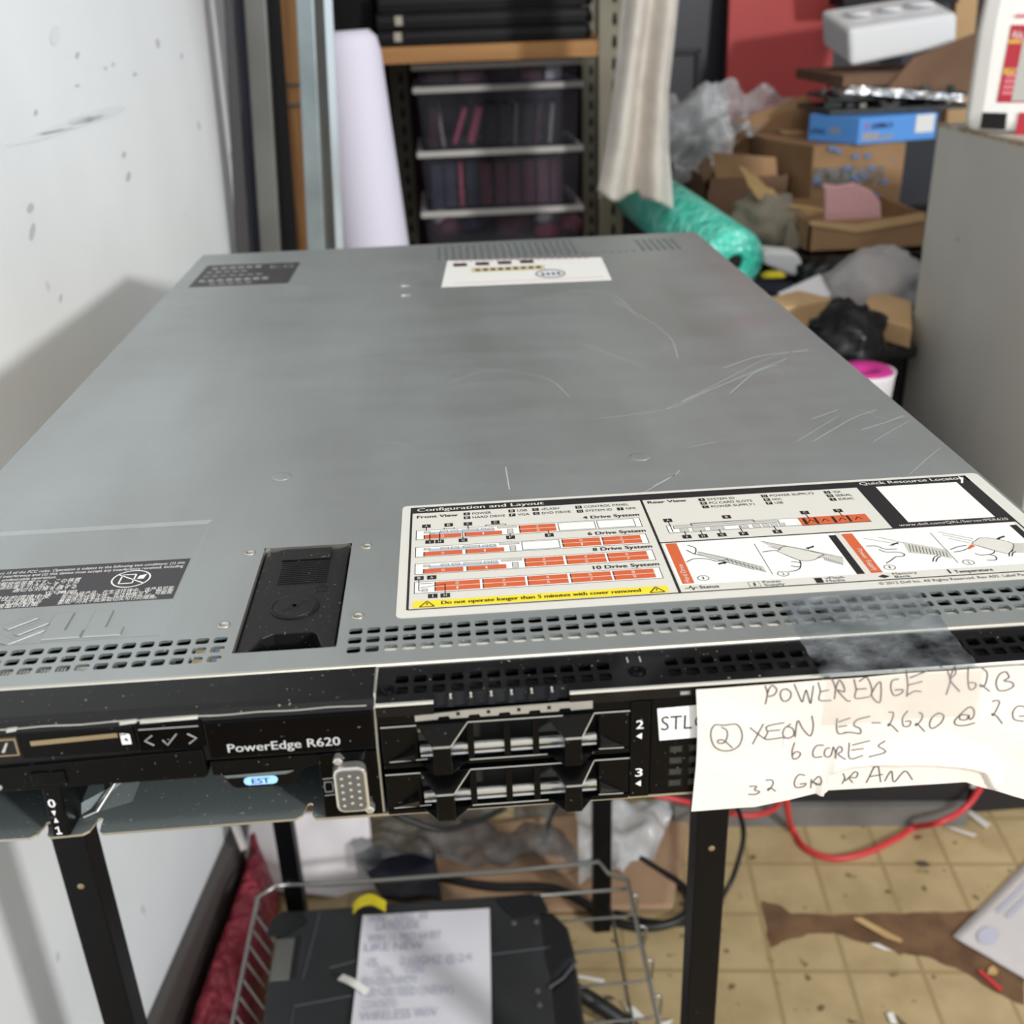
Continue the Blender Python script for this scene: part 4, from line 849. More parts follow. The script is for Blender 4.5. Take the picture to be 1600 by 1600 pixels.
strokes(1320, 1020, 5.714, [
 [(85, 240), (105, 330), (100, 410), (225, 400)], [(110, 330), (200, 325)], [(130, 260), (200, 225), (245, 320), (250, 400), (320, 450), (328, 280), (290, 290), (235, 390)],
 [(490, 245), (430, 260), (420, 330), (450, 390), (510, 372), (525, 340), (455, 342)], [(555, 165), (570, 290), (560, 400)], [(590, 235), (760, 165)], [(570, 300), (700, 265)], [(570, 385), (630, 352), (690, 355)],
 [(925, 170), (945, 260), (910, 380)], [(940, 240), (985, 135), (995, 190), (950, 250), (1030, 350)],
 [(1110, 130), (1105, 240), (1120, 330), (1165, 320), (1175, 280), (1120, 270)], [(1230, 140), (1280, 190), (1260, 290), (1220, 310), (1222, 290), (1300, 350)],
 [(1440, 175), (1390, 200), (1360, 270), (1380, 340), (1450, 342), (1515, 305), (1495, 270), (1430, 258), (1475, 225), (1450, 175)],
 [(230, 570), (110, 600), (85, 650), (140, 680), (140, 725), (60, 715), (0, 715)], [(245, 630), (325, 630)],
 [(395, 540), (440, 545), (430, 600), (395, 660), (395, 640), (430, 660), (480, 710)], [(570, 530), (525, 590), (530, 660), (580, 660), (595, 620), (545, 622)],
 [(670, 540), (700, 560), (690, 610), (640, 660), (650, 640), (720, 710)], [(850, 540), (790, 580), (765, 650), (790, 685), (860, 640), (890, 570), (840, 540)],
 [(1100, 560), (1040, 560), (1035, 600), (1090, 600), (1112, 560), (1120, 600), (1155, 570), (1155, 510), (1110, 490), (1030, 560), (985, 620), (1010, 655), (1080, 655), (1165, 630)],
 [(1320, 440), (1365, 430), (1385, 455), (1330, 560), (1320, 545), (1360, 570), (1410, 635)], [(1640, 500), (1590, 485), (1540, 490), (1505, 540), (1520, 600), (1600, 615)], [(1560, 570), (1640, 570)],
 [(45, 810), (40, 935), (160, 910)], [(70, 830), (230, 790)], [(60, 870), (170, 855)], [(365, 790), (300, 830), (350, 860), (350, 885), (210, 920)],
 [(5, 1150), (50, 1110), (90, 1070), (120, 1080), (100, 1120), (40, 1120), (75, 1165)], [(195, 1165), (290, 1000), (325, 1160)], [(225, 1110), (345, 1090)], [(360, 1150), (420, 1060), (445, 1160), (540, 1060), (610, 1140)]])
hw.build('handwriting', 'pencil', NT, smooth=True)
tp = sm(); path = [(24.6, .22), (12, .22), (2, .22), (.2, .05), (-1.2, -.6), (-6, -.62), (-12, -.66), (-18.4, -.62), (-21.4, -.9)]
def tfn(u, v):
    k = v*(len(path)-1); i = min(int(k), len(path)-2); f = k-i; y = path[i][0]+(path[i+1][0]-path[i][0])*f; z = path[i][1]+(path[i+1][1]-path[i][1])*f
    x = 102+u*49+(.6*nz(v*9, u*3, 3) if 0 < v < 1 else 0)
    return (x, y, z+(.25*abs(nz(x*.25, y*.3, 5)) if y < 0 else .05*abs(nz(x*.2, y*.2, 1))))
tp.grid(tfn, 24, 32)
tp.build('tape_strip', 'tape_clear', NT, smooth=True)['label'] = 'strip of clear tape over the lid edge'
tn = sm(); tn.grid(lambda u, v: (103+u*49, ny(103+u*49, -1.0-v*16.6)-.35, -1.0-v*16.6), 30, 12); tn.build('tape_end', 'tape_note', NT, smooth=True)

# ------------------------------------------------------------------ cart
CT = empty('wire_basket_cart', (-.05, .47, 0), 'black square-tube metal cart with four legs under the server', 'cart')
FR, FL = at(1106, 1308, Y=.26), at(134, 1366, Y=.26); RR, RL = at(940, 1340, Y=.68), at(452, 1340, Y=.68)
ztab = ZT-.0430
legs = []
for p_ in (FL, FR, RL, RR):
    q = MB(); q.box(p_.x-.0105, p_.x+.0105, p_.y-.0105, p_.y+.0105, 0, ztab-.041); o = q.build('leg', 'leg_black', CT, bevel=.001); legs.append(o)
for p_, zz_ in ((FL, FL.z), (FR, FR.z)):
    q = MB(); q.lathe([(.0022, 0), (.0022, .0004), (.001, .0008)], (p_.x, p_.y-.0105, zz_), 12, ax='y'); q.build('leg_screw', 'gold_metal', legs[0] if p_ is FL else legs[1])
q = MB(); q.box(-.205, FR.x+.012, FL.y-.012, RR.y+.012, ztab-.018, ztab); q.build('top_shelf', 'black_metal', CT, bevel=.002)
for a, b in ((FL, FR), (RL, RR)):
    q = MB(); q.box(a.x-.0105, b.x+.0105, a.y-.0105, a.y+.0105, ztab-.04, ztab-.0185); q.build('top_rail', 'black_metal', CT)
for a, b in ((RL, RR),):
    q = MB(); q.box(a.x+.0105, b.x-.0105, a.y-.006, a.y+.006, .60, .62); q.build('cross_bar', 'black_metal', CT)

# wire basket hung between the legs
WB = empty('wire_basket', (-.05, .47, .07), 'chrome wire basket slung between the cart legs', 'basket')
zt_, zf = .112, .078
c = {'bl': at(410, 1365, Z=zt_), 'br': at(985, 1398, Z=zt_)}
xl, xr, yb_, yf = c['bl'].x, c['br'].x, .64, .24
q = MB(); q.tube([(RL.x, .668, zt_+.004), (xl+.02, .668, zt_+.004), (xl, .655, zt_), (xl, yf, zt_), (xr, yf, zt_), (xr, yb_, zt_), (xr-.02, yb_+.012, zt_), (RR.x-.005, .668, zt_+.004), (RR.x-.1, .668, zt_), (RL.x+.05, .668, zt_), (RL.x, .668, zt_+.004)], .0027, 8)
q.tube([(xl+.03, yb_-.005, zt_-.008), (xr, yb_-.01, zt_-.004)], .002, 6)
q.build('rim_wire', 'wire_steel', WB, smooth=True)
for k in range(9):
    y = .25+k*.046
    q = MB(); q.tube([(xl+.034, y, zf), (xr-.004, y, zf), (xr+.008, y, zf+.004), (xr+.01, y, zt_-.004), (xr, y, zt_)], .0016, 6); q.build('cross_wire', 'wire_steel', WB, smooth=True)
for k in range(18):
    y = .25+k*.0225
    q = MB(); q.tube([(xl, y, zt_), (xl+.03, y-.004, .034), (xl+.034, y-.004, .034)] if k % 2 else [(xl, y, zt_), (xl+.03, y, .034), (xl+.034, y, zf)], .0014, 6); q.build('side_wire', 'wire_steel', WB, smooth=True)
q = MB(); q.tube([(xl+.033, yf, .034), (xl+.033, yb_, .034)], .002, 6); q.build('long_wire', 'wire_steel', WB, smooth=True)
for x in (xl+.05, xl+.13, xl+.22, xl+.31, xr-.02):
    q = MB(); q.tube([(x, yf, zf-.003), (x, yb_, zf-.003)], .0018, 6); q.build('long_wire', 'wire_steel', WB, smooth=True)

# rugged laptop lying in the basket
LPZ = .13; lo_ = [at(*p_, Z=LPZ) for p_ in ((437, 1424), (842, 1398), (905, 1600), (388, 1600))]
LP = empty('rugged_laptop', (-.09, .5, zf), 'closed black rugged laptop lying in the wire basket', 'laptop')
cx = .5*(lo_[0].x+lo_[1].x)
x0, x1, y1 = lo_[0].x, lo_[1].x+.005, lo_[0].y+.002; y0 = .31
P = [(x0, y0), (x1, y0), (x1, y1-.012), (x1-.012, y1), (x0+.012, y1), (x0, y1-.012)]
q = MB(); q.prism([(a, b, LPZ) for a, b in P], [(a, b, zf+.002) for a, b in P]); LPB = q.build('body', 'case_black', LP, bevel=.006, bseg=3)
q = MB()
for pl in ([(500, 1425), (473, 1530)], [(515, 1512), (560, 1500)], [(455, 1600), (460, 1572), (550, 1555)], [(690, 1500), (860, 1480)]):
    q.tube([at(a, b, Z=LPZ+.0005) for a, b in pl], .0012, 6, flat=.6)
q.build('lid_ridge', 'case_ridge', LPB)
q = MB(); a = at(418, 1470, Z=LPZ); b = at(405, 1535, Z=LPZ); q.box(x0+.002, x0+.022, b.y, a.y, LPZ-.004, LPZ+.002, 0); q.box(x0+.022, x0+.028, b.y, a.y+.004, LPZ-.002, LPZ+.0008, 1); q.build('side_latch', ['grey_steel', 'case_dark'], LP, bevel=.001)
for pts_ in ([(422, 1440), (440, 1424), (470, 1424), (480, 1440), (440, 1462), (415, 1465)], [(775, 1405), (845, 1398), (858, 1425), (800, 1432)]):
    q = MB(); q.prism([at(a, b, Z=LPZ+.003) for a, b in pts_], [at(a, b, Z=LPZ-.004) for a, b in pts_]); q.build('corner_guard', 'case_dark', LP, bevel=.0015)
for pts_ in ([(838, 1418), (866, 1424), (888, 1446), (901, 1496), (860, 1542), (846, 1500)], [(858, 1546), (901, 1504), (913, 1590), (930, 1680), (870, 1680)]):
    q = MB(); q.prism([at(a, b, Z=.131) for a, b in pts_], [at(a, b, Z=.131)-Vector((0, 0, .04)) for a, b in pts_]); q.build('carry_handle', 'case_dark', LP, bevel=.007, bseg=3)
q = MB(); q.tube([at(857, 1544, Z=.1315), at(880, 1528, Z=.1315), at(901, 1502, Z=.1315)], .0016, 6); q.build('handle_seam_highlight', 'case_ridge', LP)  # paler tone paints the highlight that runs along the seam
for pts_ in ((803, 1442), (838, 1440), (840, 1548), (843, 1570), (553, 1420)):
    q = MB(); v = at(*pts_, Z=LPZ+.0012); q.lathe([(.0028, -.001), (.0026, .0006), (.0012, .0008)], v, 10); q.build('screw', 'grey_steel', LP)
# note on the laptop
q = MB(); C4 = [at(*p_, Z=LPZ+.004) for p_ in ((567, 1430), (765, 1419), (769, 1640), (545, 1640))]
def pf(u, v):
    a = C4[0].lerp(C4[1], u); b = C4[3].lerp(C4[2], u); r = a.lerp(b, v); r.z += .0008*nz(u*3, v*4, 4)+.0009*math.sin(v*9); return r
q.grid(pf, 24, 24); LN = tag(q.build('paper_note', 'paper_white', None, smooth=True), 'white paper with faint blue handwriting lying on the black laptop', 'paper')
LN['_w'] = tuple(LN.location)
q = MB()
def lap_text(t, xa, ya, xb, yb2, hpx):
    a = at(xa, ya, Z=LPZ+.0062); b = at(xb, yb2, Z=LPZ+.0062); d = b-a; n_ = Vector((-d.y, d.x, 0)).normalized(); Lx = d.length; d.normalize(); h = hpx*.00088
    text(q, t, 0, 0, Lx, h, lambda u, v: a+d*u+n_*v+Vector((0, 0, .0)), 0)
for t, xa, ya, xb, yb2 in (('WIN', 575, 1441, 600, 1440), ('DELL 10', 617, 1438, 668, 1436), ('LATITUDE', 588, 1454, 655, 1450), ('WIN 11 PRO 64 BIT', 574, 1473, 690, 1466), ('LIKE NEW', 570, 1487, 662, 1482), ('i5', 575, 1511, 590, 1510), ('2.60GHZ @ 2.4', 625, 1508, 738, 1502), ('DUAL', 588, 1523, 615, 1522), ('CORE', 634, 1521, 664, 1519), ('8 GB RAM', 570, 1541, 650, 1537), ('120 GB SSD (NEW)', 568, 1559, 708, 1552), ('COA(KEY)', 566, 1578, 620, 1574), ('WIRELESS W/V', 562, 1596, 684, 1588)): lap_text(t, xa, ya, xb, yb2, 12)
q.build('handwriting', 'ink_faint', LN)
q = MB(); P = catmull([at(532, 1527, Z=LPZ+.008), at(552, 1536, Z=LPZ+.012), at(574, 1551, Z=LPZ+.008)], 8)
for a, b in zip(P, P[1:]):
    n_ = Vector((-(b-a).y, (b-a).x, 0)).normalized()*.004; q.hexa([a-n_, b-n_, b+n_, a+n_], [x+Vector((0, 0, .001)) for x in (a-n_, b-n_, b+n_, a+n_)])
tag(q.build('plastic_strip', 'white_part', None, weld=True), 'short curled white plastic strip on the edge of the laptop note', 'strip')

# ------------------------------------------------------------------ things on the floor under the cart
def blob(name, mt, label, cat, c0, sx, sy, sz, n=40, amp=.2, fr=4., seed=0, rot=0, kind=None, flatb=True):
    q = MB(); R_ = Matrix.Rotation(rot, 3, 'Z'); c0 = Vector(c0)
    def fn(u, v):
        a = 2*math.pi*u; e_ = math.pi*(v-.5); d = Vector((math.cos(e_)*math.cos(a), math.cos(e_)*math.sin(a), math.sin(e_)))
        r = 1+amp*nz(d.x+seed, d.y, d.z, fr)+amp*.4*nz(d.x, d.y+seed, d.z, fr*2.6); p_ = Vector((d.x*sx*r, d.y*sy*r, d.z*sz*r))
        if flatb and p_.z < -sz*.5: p_.z = -sz*.5
        return c0+R_@p_
    q.grid(fn, n, n//2); o = q.build(name, mt, None, smooth=True, weld=True); return tag(o, label, cat, None, kind)
def crumple(name, mt, label, cat, quad, nu=24, nv=20, amp=.01, fr=14., seed=0, solid=0, group=None, parent=None):
    q = MB()
    def fn(u, v):
        a = quad[0].lerp(quad[1], u); b = quad[3].lerp(quad[2], u); p_ = a.lerp(b, v)
        k = amp*(nz(p_.x+seed, p_.y, p_.z, fr)+.5*nz(p_.x, p_.y+seed, p_.z, fr*2.3)); nrm = (quad[1]-quad[0]).cross(quad[3]-quad[0]).normalized()
        return p_+nrm*k*2
    q.grid(fn, nu, nv); o = q.build(name, mt, parent, smooth=True, solid=solid)
    return tag(o, label, cat, group) if parent is None else o
# red bubble wrap between wall and basket
q = MB(); rp = [((335, 1285), (395, 1285)), ((362, 1345), (405, 1330)), ((352, 1400), (432, 1385)), ((326, 1460), (420, 1455)), ((304, 1520), (408, 1520)), ((293, 1600), (400, 1600)), ((285, 1660), (395, 1660))]
def rfn(u, v):
    k = v*(len(rp)-1); i = min(int(k), len(rp)-2); f = k-i
    a = at(*rp[i][0], Z=.03).lerp(at(*rp[i+1][0], Z=.03), f); b = at(*rp[i][1], Z=.03).lerp(at(*rp[i+1][1], Z=.03), f)
    a.x = max(a.x, wx(a.y)+.018); s_ = u*2-1; p_ = a.lerp(b, u)
    p_.z = .004+.062*(1-s_**4)+.008*nz(p_.x, p_.y, v, 30)*(1-s_**4); return p_
q.grid(rfn, 24, 60)
tag(q.build('bubble_wrap', 'red_wrap', None, smooth=True, solid=.003), 'dark red bubble wrap pushed between the white wall and the basket', 'bubble wrap')
def fq(pts_, Z): return [at(*p_, Z=Z) for p_ in pts_]
def pq(pts_, Y): return [at(*p_, Y=Y) for p_ in pts_]
crumple('paper_bag', 'white_bag', 'crumpled white paper bag on the floor behind the left rear leg', 'bag', [at(372, 1275, Y=.83), at(575, 1262, Y=.83), at(590, 1412, Y=.76), at(392, 1385, Y=.76)], amp=.006, fr=12, solid=.002)
crumple('white_strap', 'cable_white', 'short pale strap over the far end of the red bubble wrap', 'strap', [at(360, 1288, Y=.755), at(374, 1286, Y=.755), at(388, 1325, Y=.735), at(377, 1330, Y=.735)], 4, 10, .001, solid=.002)
crumple('cardboard_sheet', 'floor_card', 'flat brown cardboard on the floor beneath the clear plastic', 'cardboard', fq(((660, 1290), (1080, 1262), (1050, 1420), (640, 1430)), .006), amp=.002, solid=.004)
crumple('plastic_sheet', 'film_grey', 'crumpled grey see-through plastic sheet behind the laptop', 'plastic sheet', [at(505, 1255, Y=.93), at(1010, 1232, Y=.93), at(960, 1372, Y=.76), at(560, 1352, Y=.76)], 40, 26, .014, 18, 3)
crumple('plastic_bag', 'film_clear', 'clear plastic scrap around the right rear cart leg', 'plastic bag', [at(900, 1252, Y=.86), at(1058, 1250, Y=.86), at(1020, 1345, Y=.76), at(905, 1378, Y=.74)], 24, 20, .012, 22, 9)
crumple('navy_pouch', 'navy_dark', 'dark navy pouch behind the laptop beside the yellow tape', 'pouch', fq(((545, 1330), (680, 1345), (690, 1405), (600, 1402)), .03), amp=.006, solid=.01)
# yellow tape
q = MB(); P = catmull([at(552, 1412, Z=.133), at(562, 1402, Z=.142), at(580, 1397, Z=.146), at(603, 1408, Z=.138)], 8)
for a, b in zip(P, P[1:]): q.poly([a, b, b-Vector((0, .012, .004)), a-Vector((0, .012, .004))])
tag(q.build('yellow_tape', 'tape_yellow', None, solid=.0006, weld=True), 'loop of yellow tape sticking up behind the laptop', 'tape')
def cable(name, mt, label, pts_, r, cat='cable', n=10):
    q = MB(); q.tube(catmull(pts_, n), r, 8); return tag(q.build(name, mt, None, smooth=True), label, cat)
cable('power_cable', 'cable_black', 'thin black cable hanging down from under the server behind the laptop', [at(885, 1235, Y=.86), at(862, 1275, Y=.85), at(850, 1320, Y=.82), at(830, 1370, Y=.8), at(812, 1392, Z=.008)], .003)
cable('power_cable', 'cable_black', 'thick black cable looping on the floor beside the right rear leg', [at(545, 1330, Z=.02), at(640, 1360, Z=.012), at(760, 1385, Z=.012), at(870, 1390, Z=.012), at(960, 1440, Z=.006), at(1020, 1448, Z=.006), at(1070, 1430, Z=.006), at(1070, 1390, Z=.006), at(1020, 1355, Z=.006), at(965, 1320, Z=.006)], .0055)
cable('power_cable', 'cable_black', 'thin black cable curving round the right front leg', [at(1150, 1255, Y=.8), at(1162, 1300, Y=.74), at(1152, 1350, Y=.7), at(1135, 1390, Y=.67), at(1095, 1440, Z=.006), at(1020, 1440, Z=.004), at(960, 1425, Z=.004)], .0032)
cable('power_cable', 'cable_black', 'bundle of black cable on the floor between laptop handle and basket rim', [at(895, 1545, Z=.05), at(950, 1580, Z=.03), at(1000, 1620, Z=.012), at(1040, 1680, Z=.012)], .009)
cable('power_cable', 'cable_black', 'black cable drooping under the lower drive bay', [at(600, 1262, Y=.6), at(640, 1282, Y=.6), at(690, 1296, Y=.6), at(740, 1285, Y=.6), at(790, 1262, Y=.6)], .0032)
yk = .80
cable('network_cable', 'cable_red', 'red cable looping over the tiled floor below the note', [at(1575, 1120, Y=yk+.01), at(1556, 1185, Y=yk), at(1535, 1225, Y=yk), at(1508, 1262, Y=.79), at(1465, 1286, Y=.775), at(1428, 1293, Z=.005), at(1400, 1310, Z=.004), at(1350, 1333, Z=.004), at(1300, 1341, Z=.004), at(1258, 1325, Z=.004), at(1238, 1295, Z=.005), at(1230, 1262, Y=.795), at(1226, 1200, Y=yk), at(1224, 1130, Y=yk)], .0042)
cable('network_cable', 'cable_red', 'short red cable passing behind the right front leg', [at(1015, 1240, Y=.80), at(1060, 1250, Y=.80), at(1110, 1262, Y=.79), at(1160, 1274, Y=.79), at(1195, 1270, Y=.79), at(1218, 1252, Y=.79), at(1228, 1190, Y=.79)], .0038)
# papers and litter
q = MB(); C4b = [at(*p_, Z=.003) for p_ in ((1488, 1463), (1640, 1310), (1760, 1440), (1640, 1552))]
q.grid(lambda u, v: C4b[0].lerp(C4b[1], u).lerp(C4b[3].lerp(C4b[2], u), v)+Vector((0, 0, .001*nz(u*4, v*4))), 12, 10)
FP = tag(q.build('printed_sheet', 'paper_print', None, smooth=True, solid=.0006), 'printed white sheet lying on the torn floor at the right', 'paper'); FP['_w'] = tuple(FP.location)
ex = (C4b[1]-C4b[0]); ey = (C4b[3]-C4b[0]); q = MB()
def fpt(u, v): return C4b[0]+ex*u+ey*v+Vector((0, 0, .0022))
q.poly([fpt(.12+.07*math.cos(t*.5236), .25+.09*math.sin(t*.5236)) for t in range(12)])
for k, (a, b, v) in enumerate(((.3, .95, .14), (.3, .9, .24), (.42, .7, .34), (.5, .98, .44), (.45, .98, .52), (.3, .4, .5), (.3, .38, .62), (.48, .98, .62), (.5, .98, .72), (.3, .4, .76), (.3, .42, .88), (.5, .98, .84))):
    n_ = int((b-a)/.035)
    for j in range(n_): q.poly([fpt(a+j*.035, v), fpt(a+j*.035+.028, v), fpt(a+j*.035+.028, v+.05), fpt(a+j*.035, v+.05)])
q.build('printing', 'ink_faint', FP)
def bit(name, mt, label, pts_, Z=.0, th=.003, cat='scrap'):
    q = MB(); q.prism([at(*p_, Z=Z+th) for p_ in pts_], [at(*p_, Z=Z+.0008) for p_ in pts_]); tag(q.build(name, mt, None), label, cat)
bit('red_scrap', 'cable_red', 'thin red plastic sliver on the torn floor edge', [(1527, 1517), (1533, 1515), (1568, 1545), (1562, 1549)])
bit('wood_sliver', 'kraft', 'pale wood sliver on the torn brown patch', [(1332, 1435), (1345, 1433), (1410, 1468), (1408, 1473), (1385, 1466)])
bit('white_scrap', 'white_part', 'small white scrap beside the wood sliver', [(1358, 1474), (1372, 1474), (1396, 1486), (1380, 1484)])
bit('white_scrap', 'white_part', 'white torn scrap on the tiles right of the front leg', [(1385, 1583), (1395, 1581), (1403, 1600), (1392, 1598)])
bit('white_scrap', 'white_part', 'white plastic shard right of the basket', [(970, 1563), (980, 1575), (990, 1572), (1010, 1592), (990, 1594)])
bit('white_scrap', 'white_part', 'long white scrap seen through the basket wires', [(898, 1522), (945, 1530), (942, 1536), (900, 1527)])
bit('white_scrap', 'white_part', 'white shard at the bottom edge beside the basket corner', [(1030, 1598), (1052, 1592), (1045, 1604), (1028, 1610)])
bit('white_scrap', 'cable_white', 'thin white strip on the floor under the red cable', [(1475, 1292), (1490, 1293), (1528, 1304), (1520, 1308)])
bit('grey_strip', 'cable_white', 'grey plastic strip beside the dark cabinet foot', [(1500, 1262), (1512, 1262), (1548, 1288), (1540, 1294)])
bit('crumb', 'dark_base', 'dark crumb of dirt on the tile above the torn patch', [(1432, 1346), (1445, 1345), (1455, 1352), (1440, 1354)])
bit('crumb', 'dark_base', 'dark smear of dirt right of the basket', [(946, 1557), (955, 1556), (962, 1561), (950, 1562)])
bit('pale_scrap', 'kraft', 'pale flake beside the red sliver', [(1545, 1512), (1552, 1509), (1560, 1517), (1556, 1524), (1543, 1522)])

# ------------------------------------------------------------------ things leaning at the left behind the server
def leaner(name, mt, label, cat, pxs, Y, th, prof=None):
    """pxs: x pixel of the left and right edge at y=0 and at y=388; the piece runs on to the floor and up out of sight"""
    (a0, b0), (a1, b1) = pxs; root = None
    A0, B0, A1, B1 = at(a0, 0, Y=Y), at(b0, 0, Y=Y), at(a1, 388, Y=Y), at(b1, 388, Y=Y)
    def ext(p, q, z): t = (z-p.z)/(q.z-p.z); return p.lerp(q, t)
    TA, TB, GA, GB = ext(A0, A1, 1.9), ext(B0, B1, 1.9), ext(A0, A1, .601), ext(B0, B1, .601)
    q = MB(); back = Vector((0, th, 0)); q.hexa([GA, GB, GB+back, GA+back], [TA, TB, TB+back, TA+back])
    o = q.build(name, mt, None, bevel=.002); return tag(o, label, cat)
G_ = None
leaner('leaning_strip', 'dark_steel', 'dark board leaning next to the end of the white wall', 'board', ((349, 366), (368, 392)), 1.10, .014)
leaner('steel_channel', 'grey_steel', 'grey painted steel channel leaning left of the wooden plank', 'metal bar', ((380, 415), (406, 438)), 1.12, .014)
leaner('leaning_strip', 'navy', 'narrow dark navy strip between the dark board and the grey channel', 'board', ((366, 381), (392, 406)), 1.14, .008)
leaner('leaning_strip', 'bench_black', 'black strip in place of the shaded gap between grey channel and wooden plank', 'board', ((414, 430), (436, 464)), 1.152, .008)  # no board here: dark strip put in for the shade of the gap
pk = leaner('wooden_plank', 'plank_wood', 'tan wooden plank with a metal staple leaning upright', 'plank', ((424, 463), (460, 486)), 1.165, .02)
pk['_w'] = tuple(pk.location)
q = MB(); q.tube([at(474, 132, Y=1.163), at(450, 132, Y=1.163), at(445, 138, Y=1.163), at(446, 160, Y=1.163), at(451, 164, Y=1.163), at(474, 164, Y=1.163)], .0018, 8); q.build('staple', 'grey_steel', pk)
sb = leaner('steel_angle', 'galv_steel', 'galvanised steel angle with a bright edge leaning beside the white roll', 'metal bar', ((462, 490), (480, 508)), 1.085, .004)
sb['_w'] = tuple(sb.location)
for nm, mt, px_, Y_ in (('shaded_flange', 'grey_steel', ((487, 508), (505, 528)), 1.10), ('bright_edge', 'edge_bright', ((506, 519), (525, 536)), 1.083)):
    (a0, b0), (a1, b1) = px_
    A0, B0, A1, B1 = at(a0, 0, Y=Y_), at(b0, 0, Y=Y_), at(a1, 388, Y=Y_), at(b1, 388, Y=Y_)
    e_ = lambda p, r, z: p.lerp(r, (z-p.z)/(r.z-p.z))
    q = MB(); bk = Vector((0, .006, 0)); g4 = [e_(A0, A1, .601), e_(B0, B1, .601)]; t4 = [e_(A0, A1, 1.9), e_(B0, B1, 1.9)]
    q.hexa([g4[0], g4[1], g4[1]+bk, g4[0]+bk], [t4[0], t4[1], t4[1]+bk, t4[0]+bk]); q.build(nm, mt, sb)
wbox_later = MB(); wbox_later.box(-.286, -.125, 1.075, 1.25, 0, .6); tag(wbox_later.build('dark_carton', 'bench_black', None), 'dark carton behind the server that the leaning bars stand on', 'box')
# white roll
a, b = at(540, 48, Y=1.40), at(583, 390, Y=1.40); d = (a-b).normalized(); base = b+d*(-b.z/d.z)
base.z += .004
RRAD = .047
q = MB(); n_ = d.orthogonal().normalized(); m_ = d.cross(n_); H = (a-base).length; vs = []; prof = [(RRAD+.016, 0.012), (RRAD+.012, H*.6), (RRAD, H-.03), (RRAD-.004, H-.01), (RRAD-.014, H)]
for r, z in prof:
    for k in range(40): t = 2*math.pi*k/40; vs.append(base+d*z+n_*r*math.cos(t)+m_*r*math.sin(t))
fs = [(i*40+k, i*40+(k+1) % 40, (i+1)*40+(k+1) % 40, (i+1)*40+k) for i in range(len(prof)-1) for k in range(40)]+[tuple(range(39, -1, -1)), tuple(160+k for k in range(40))]
q.add(vs, fs); tag(q.build('foam_roll', 'roll_white', None, smooth=True), 'tall white foam roll standing tilted behind the server', 'roll')

# ------------------------------------------------------------------ shelving at the back
SH_ = empty('steel_shelving', (.08, 2.0, 0), 'olive slotted steel shelving unit with a wooden shelf behind the server', 'shelving')
YP, YQ = 1.74, 2.25
def post(pxa, pxb, Y, name='slotted_post'):
    A0, A1 = at(pxa[0], 0, Y=Y), at(pxa[1], 0, Y=Y); B0 = at(pxb[0], 360, Y=Y)
    x0, x1 = (A0.x+at(pxb[0], 360, Y=Y).x)/2, (A1.x+at(pxb[1], 360, Y=Y).x)/2
    q = MB(); q.box(x0, x1, Y, Y+.002, 0, 1.75, 0); q.box(x0 if x0 < .1 else x1-.002, x0+.002 if x0 < .1 else x1, Y, Y+.04, 0, 1.75, 0)
    xc = (x0+x1)/2+.004
    o = q.build(name, 'post_metal', SH_); q = MB()
    for k in range(46):
        z = .1+k*.036; q.prism([(xc-.0045, Y-.0004, z), (xc, Y-.0004, z-.006), (xc+.0045, Y-.0004, z), (xc+.0028, Y-.0004, z+.016), (xc-.0028, Y-.0004, z+.016)], [(xc-.0045, Y+.001, z), (xc, Y+.001, z-.006), (xc+.0045, Y+.001, z), (xc+.0028, Y+.001, z+.016), (xc-.0028, Y+.001, z+.016)])
    q.build('slots', 'hole_dark', o); return x0, x1
fr = post((936, 978), (936, 974), YP); post((604, 640), (622, 644), YQ); post((908, 934), (912, 930), YQ)
fl_ = (-.145, -.105); q = MB(); q.box(at(488, 0, Y=YP).x, at(518, 0, Y=YP).x, YP, YP+.002, 0, 1.75); q.build('slotted_post', 'post_metal', SH_)
zs0, zs1 = at(700, 97, Y=YP).z, at(700, 71, Y=YP).z
q = MB(); q.box(-.2, fr[1]-.003, YP+.004, YQ+.03, zs0, zs1); q.build('wooden_shelf', 'shelf_wood', SH_)['label'] = 'tan wooden shelf board'
q = MB(); q.box(-.168, fr[1]-.003, YP+.004, YQ+.03, .30, .32); q.build('wooden_shelf', 'shelf_wood', SH_)
q = MB(); q.box(-.168, fr[1], YP-.002, YP+.003, 1.6, 1.64); q.build('front_beam', 'post_metal', SH_)
q = MB(); q.box(-.2, fr[1], YQ+.04, YQ+.045, .3, 1.75); q.build('back_panel', 'darkred', SH_)
# black flat units on the shelf
z = zs1+.001
for k, (lab, x0p, h) in enumerate((('lowest of the black flat units on the wooden shelf, with a pale square tag', 588, .026), ('middle black flat unit on the wooden shelf, with a pale square tag', 588, .027), ('black flat unit at the top edge of the stack on the wooden shelf', 592, .03))):
    xa = at(x0p, 50, Y=1.78).x; BU = empty('flat_case', ((xa+.27)/2, 1.9, z), lab, 'equipment case', 'black flat cases on the shelf')
    q = MB(); q.box(xa, .272, 1.78, 2.1, z, z+h-.001); q.build('body', 'black_case', BU, bevel=.002)
    q = MB(); q.box(xa+.004, .27, 1.778, 1.78, z+h*.45, z+h*.75); q.build('front_rib', 'black_rib', BU)
    if k < 2:
        tx = at((616, 619)[k], 60, Y=1.777).x; q = MB(); q.box(tx, tx+.013, 1.776, 1.7785, z+.007, z+.022); q.build('square_tag', 'tan_sq', BU)
    z += h
q = MB(); q.box(-.185, at(583, 40, Y=1.84).x, 1.84, 2.1, zs1+.001, 1.1); BX = tag(q.build('black_box', 'black_case', None), 'tall black box at the left end of the wooden shelf', 'box')
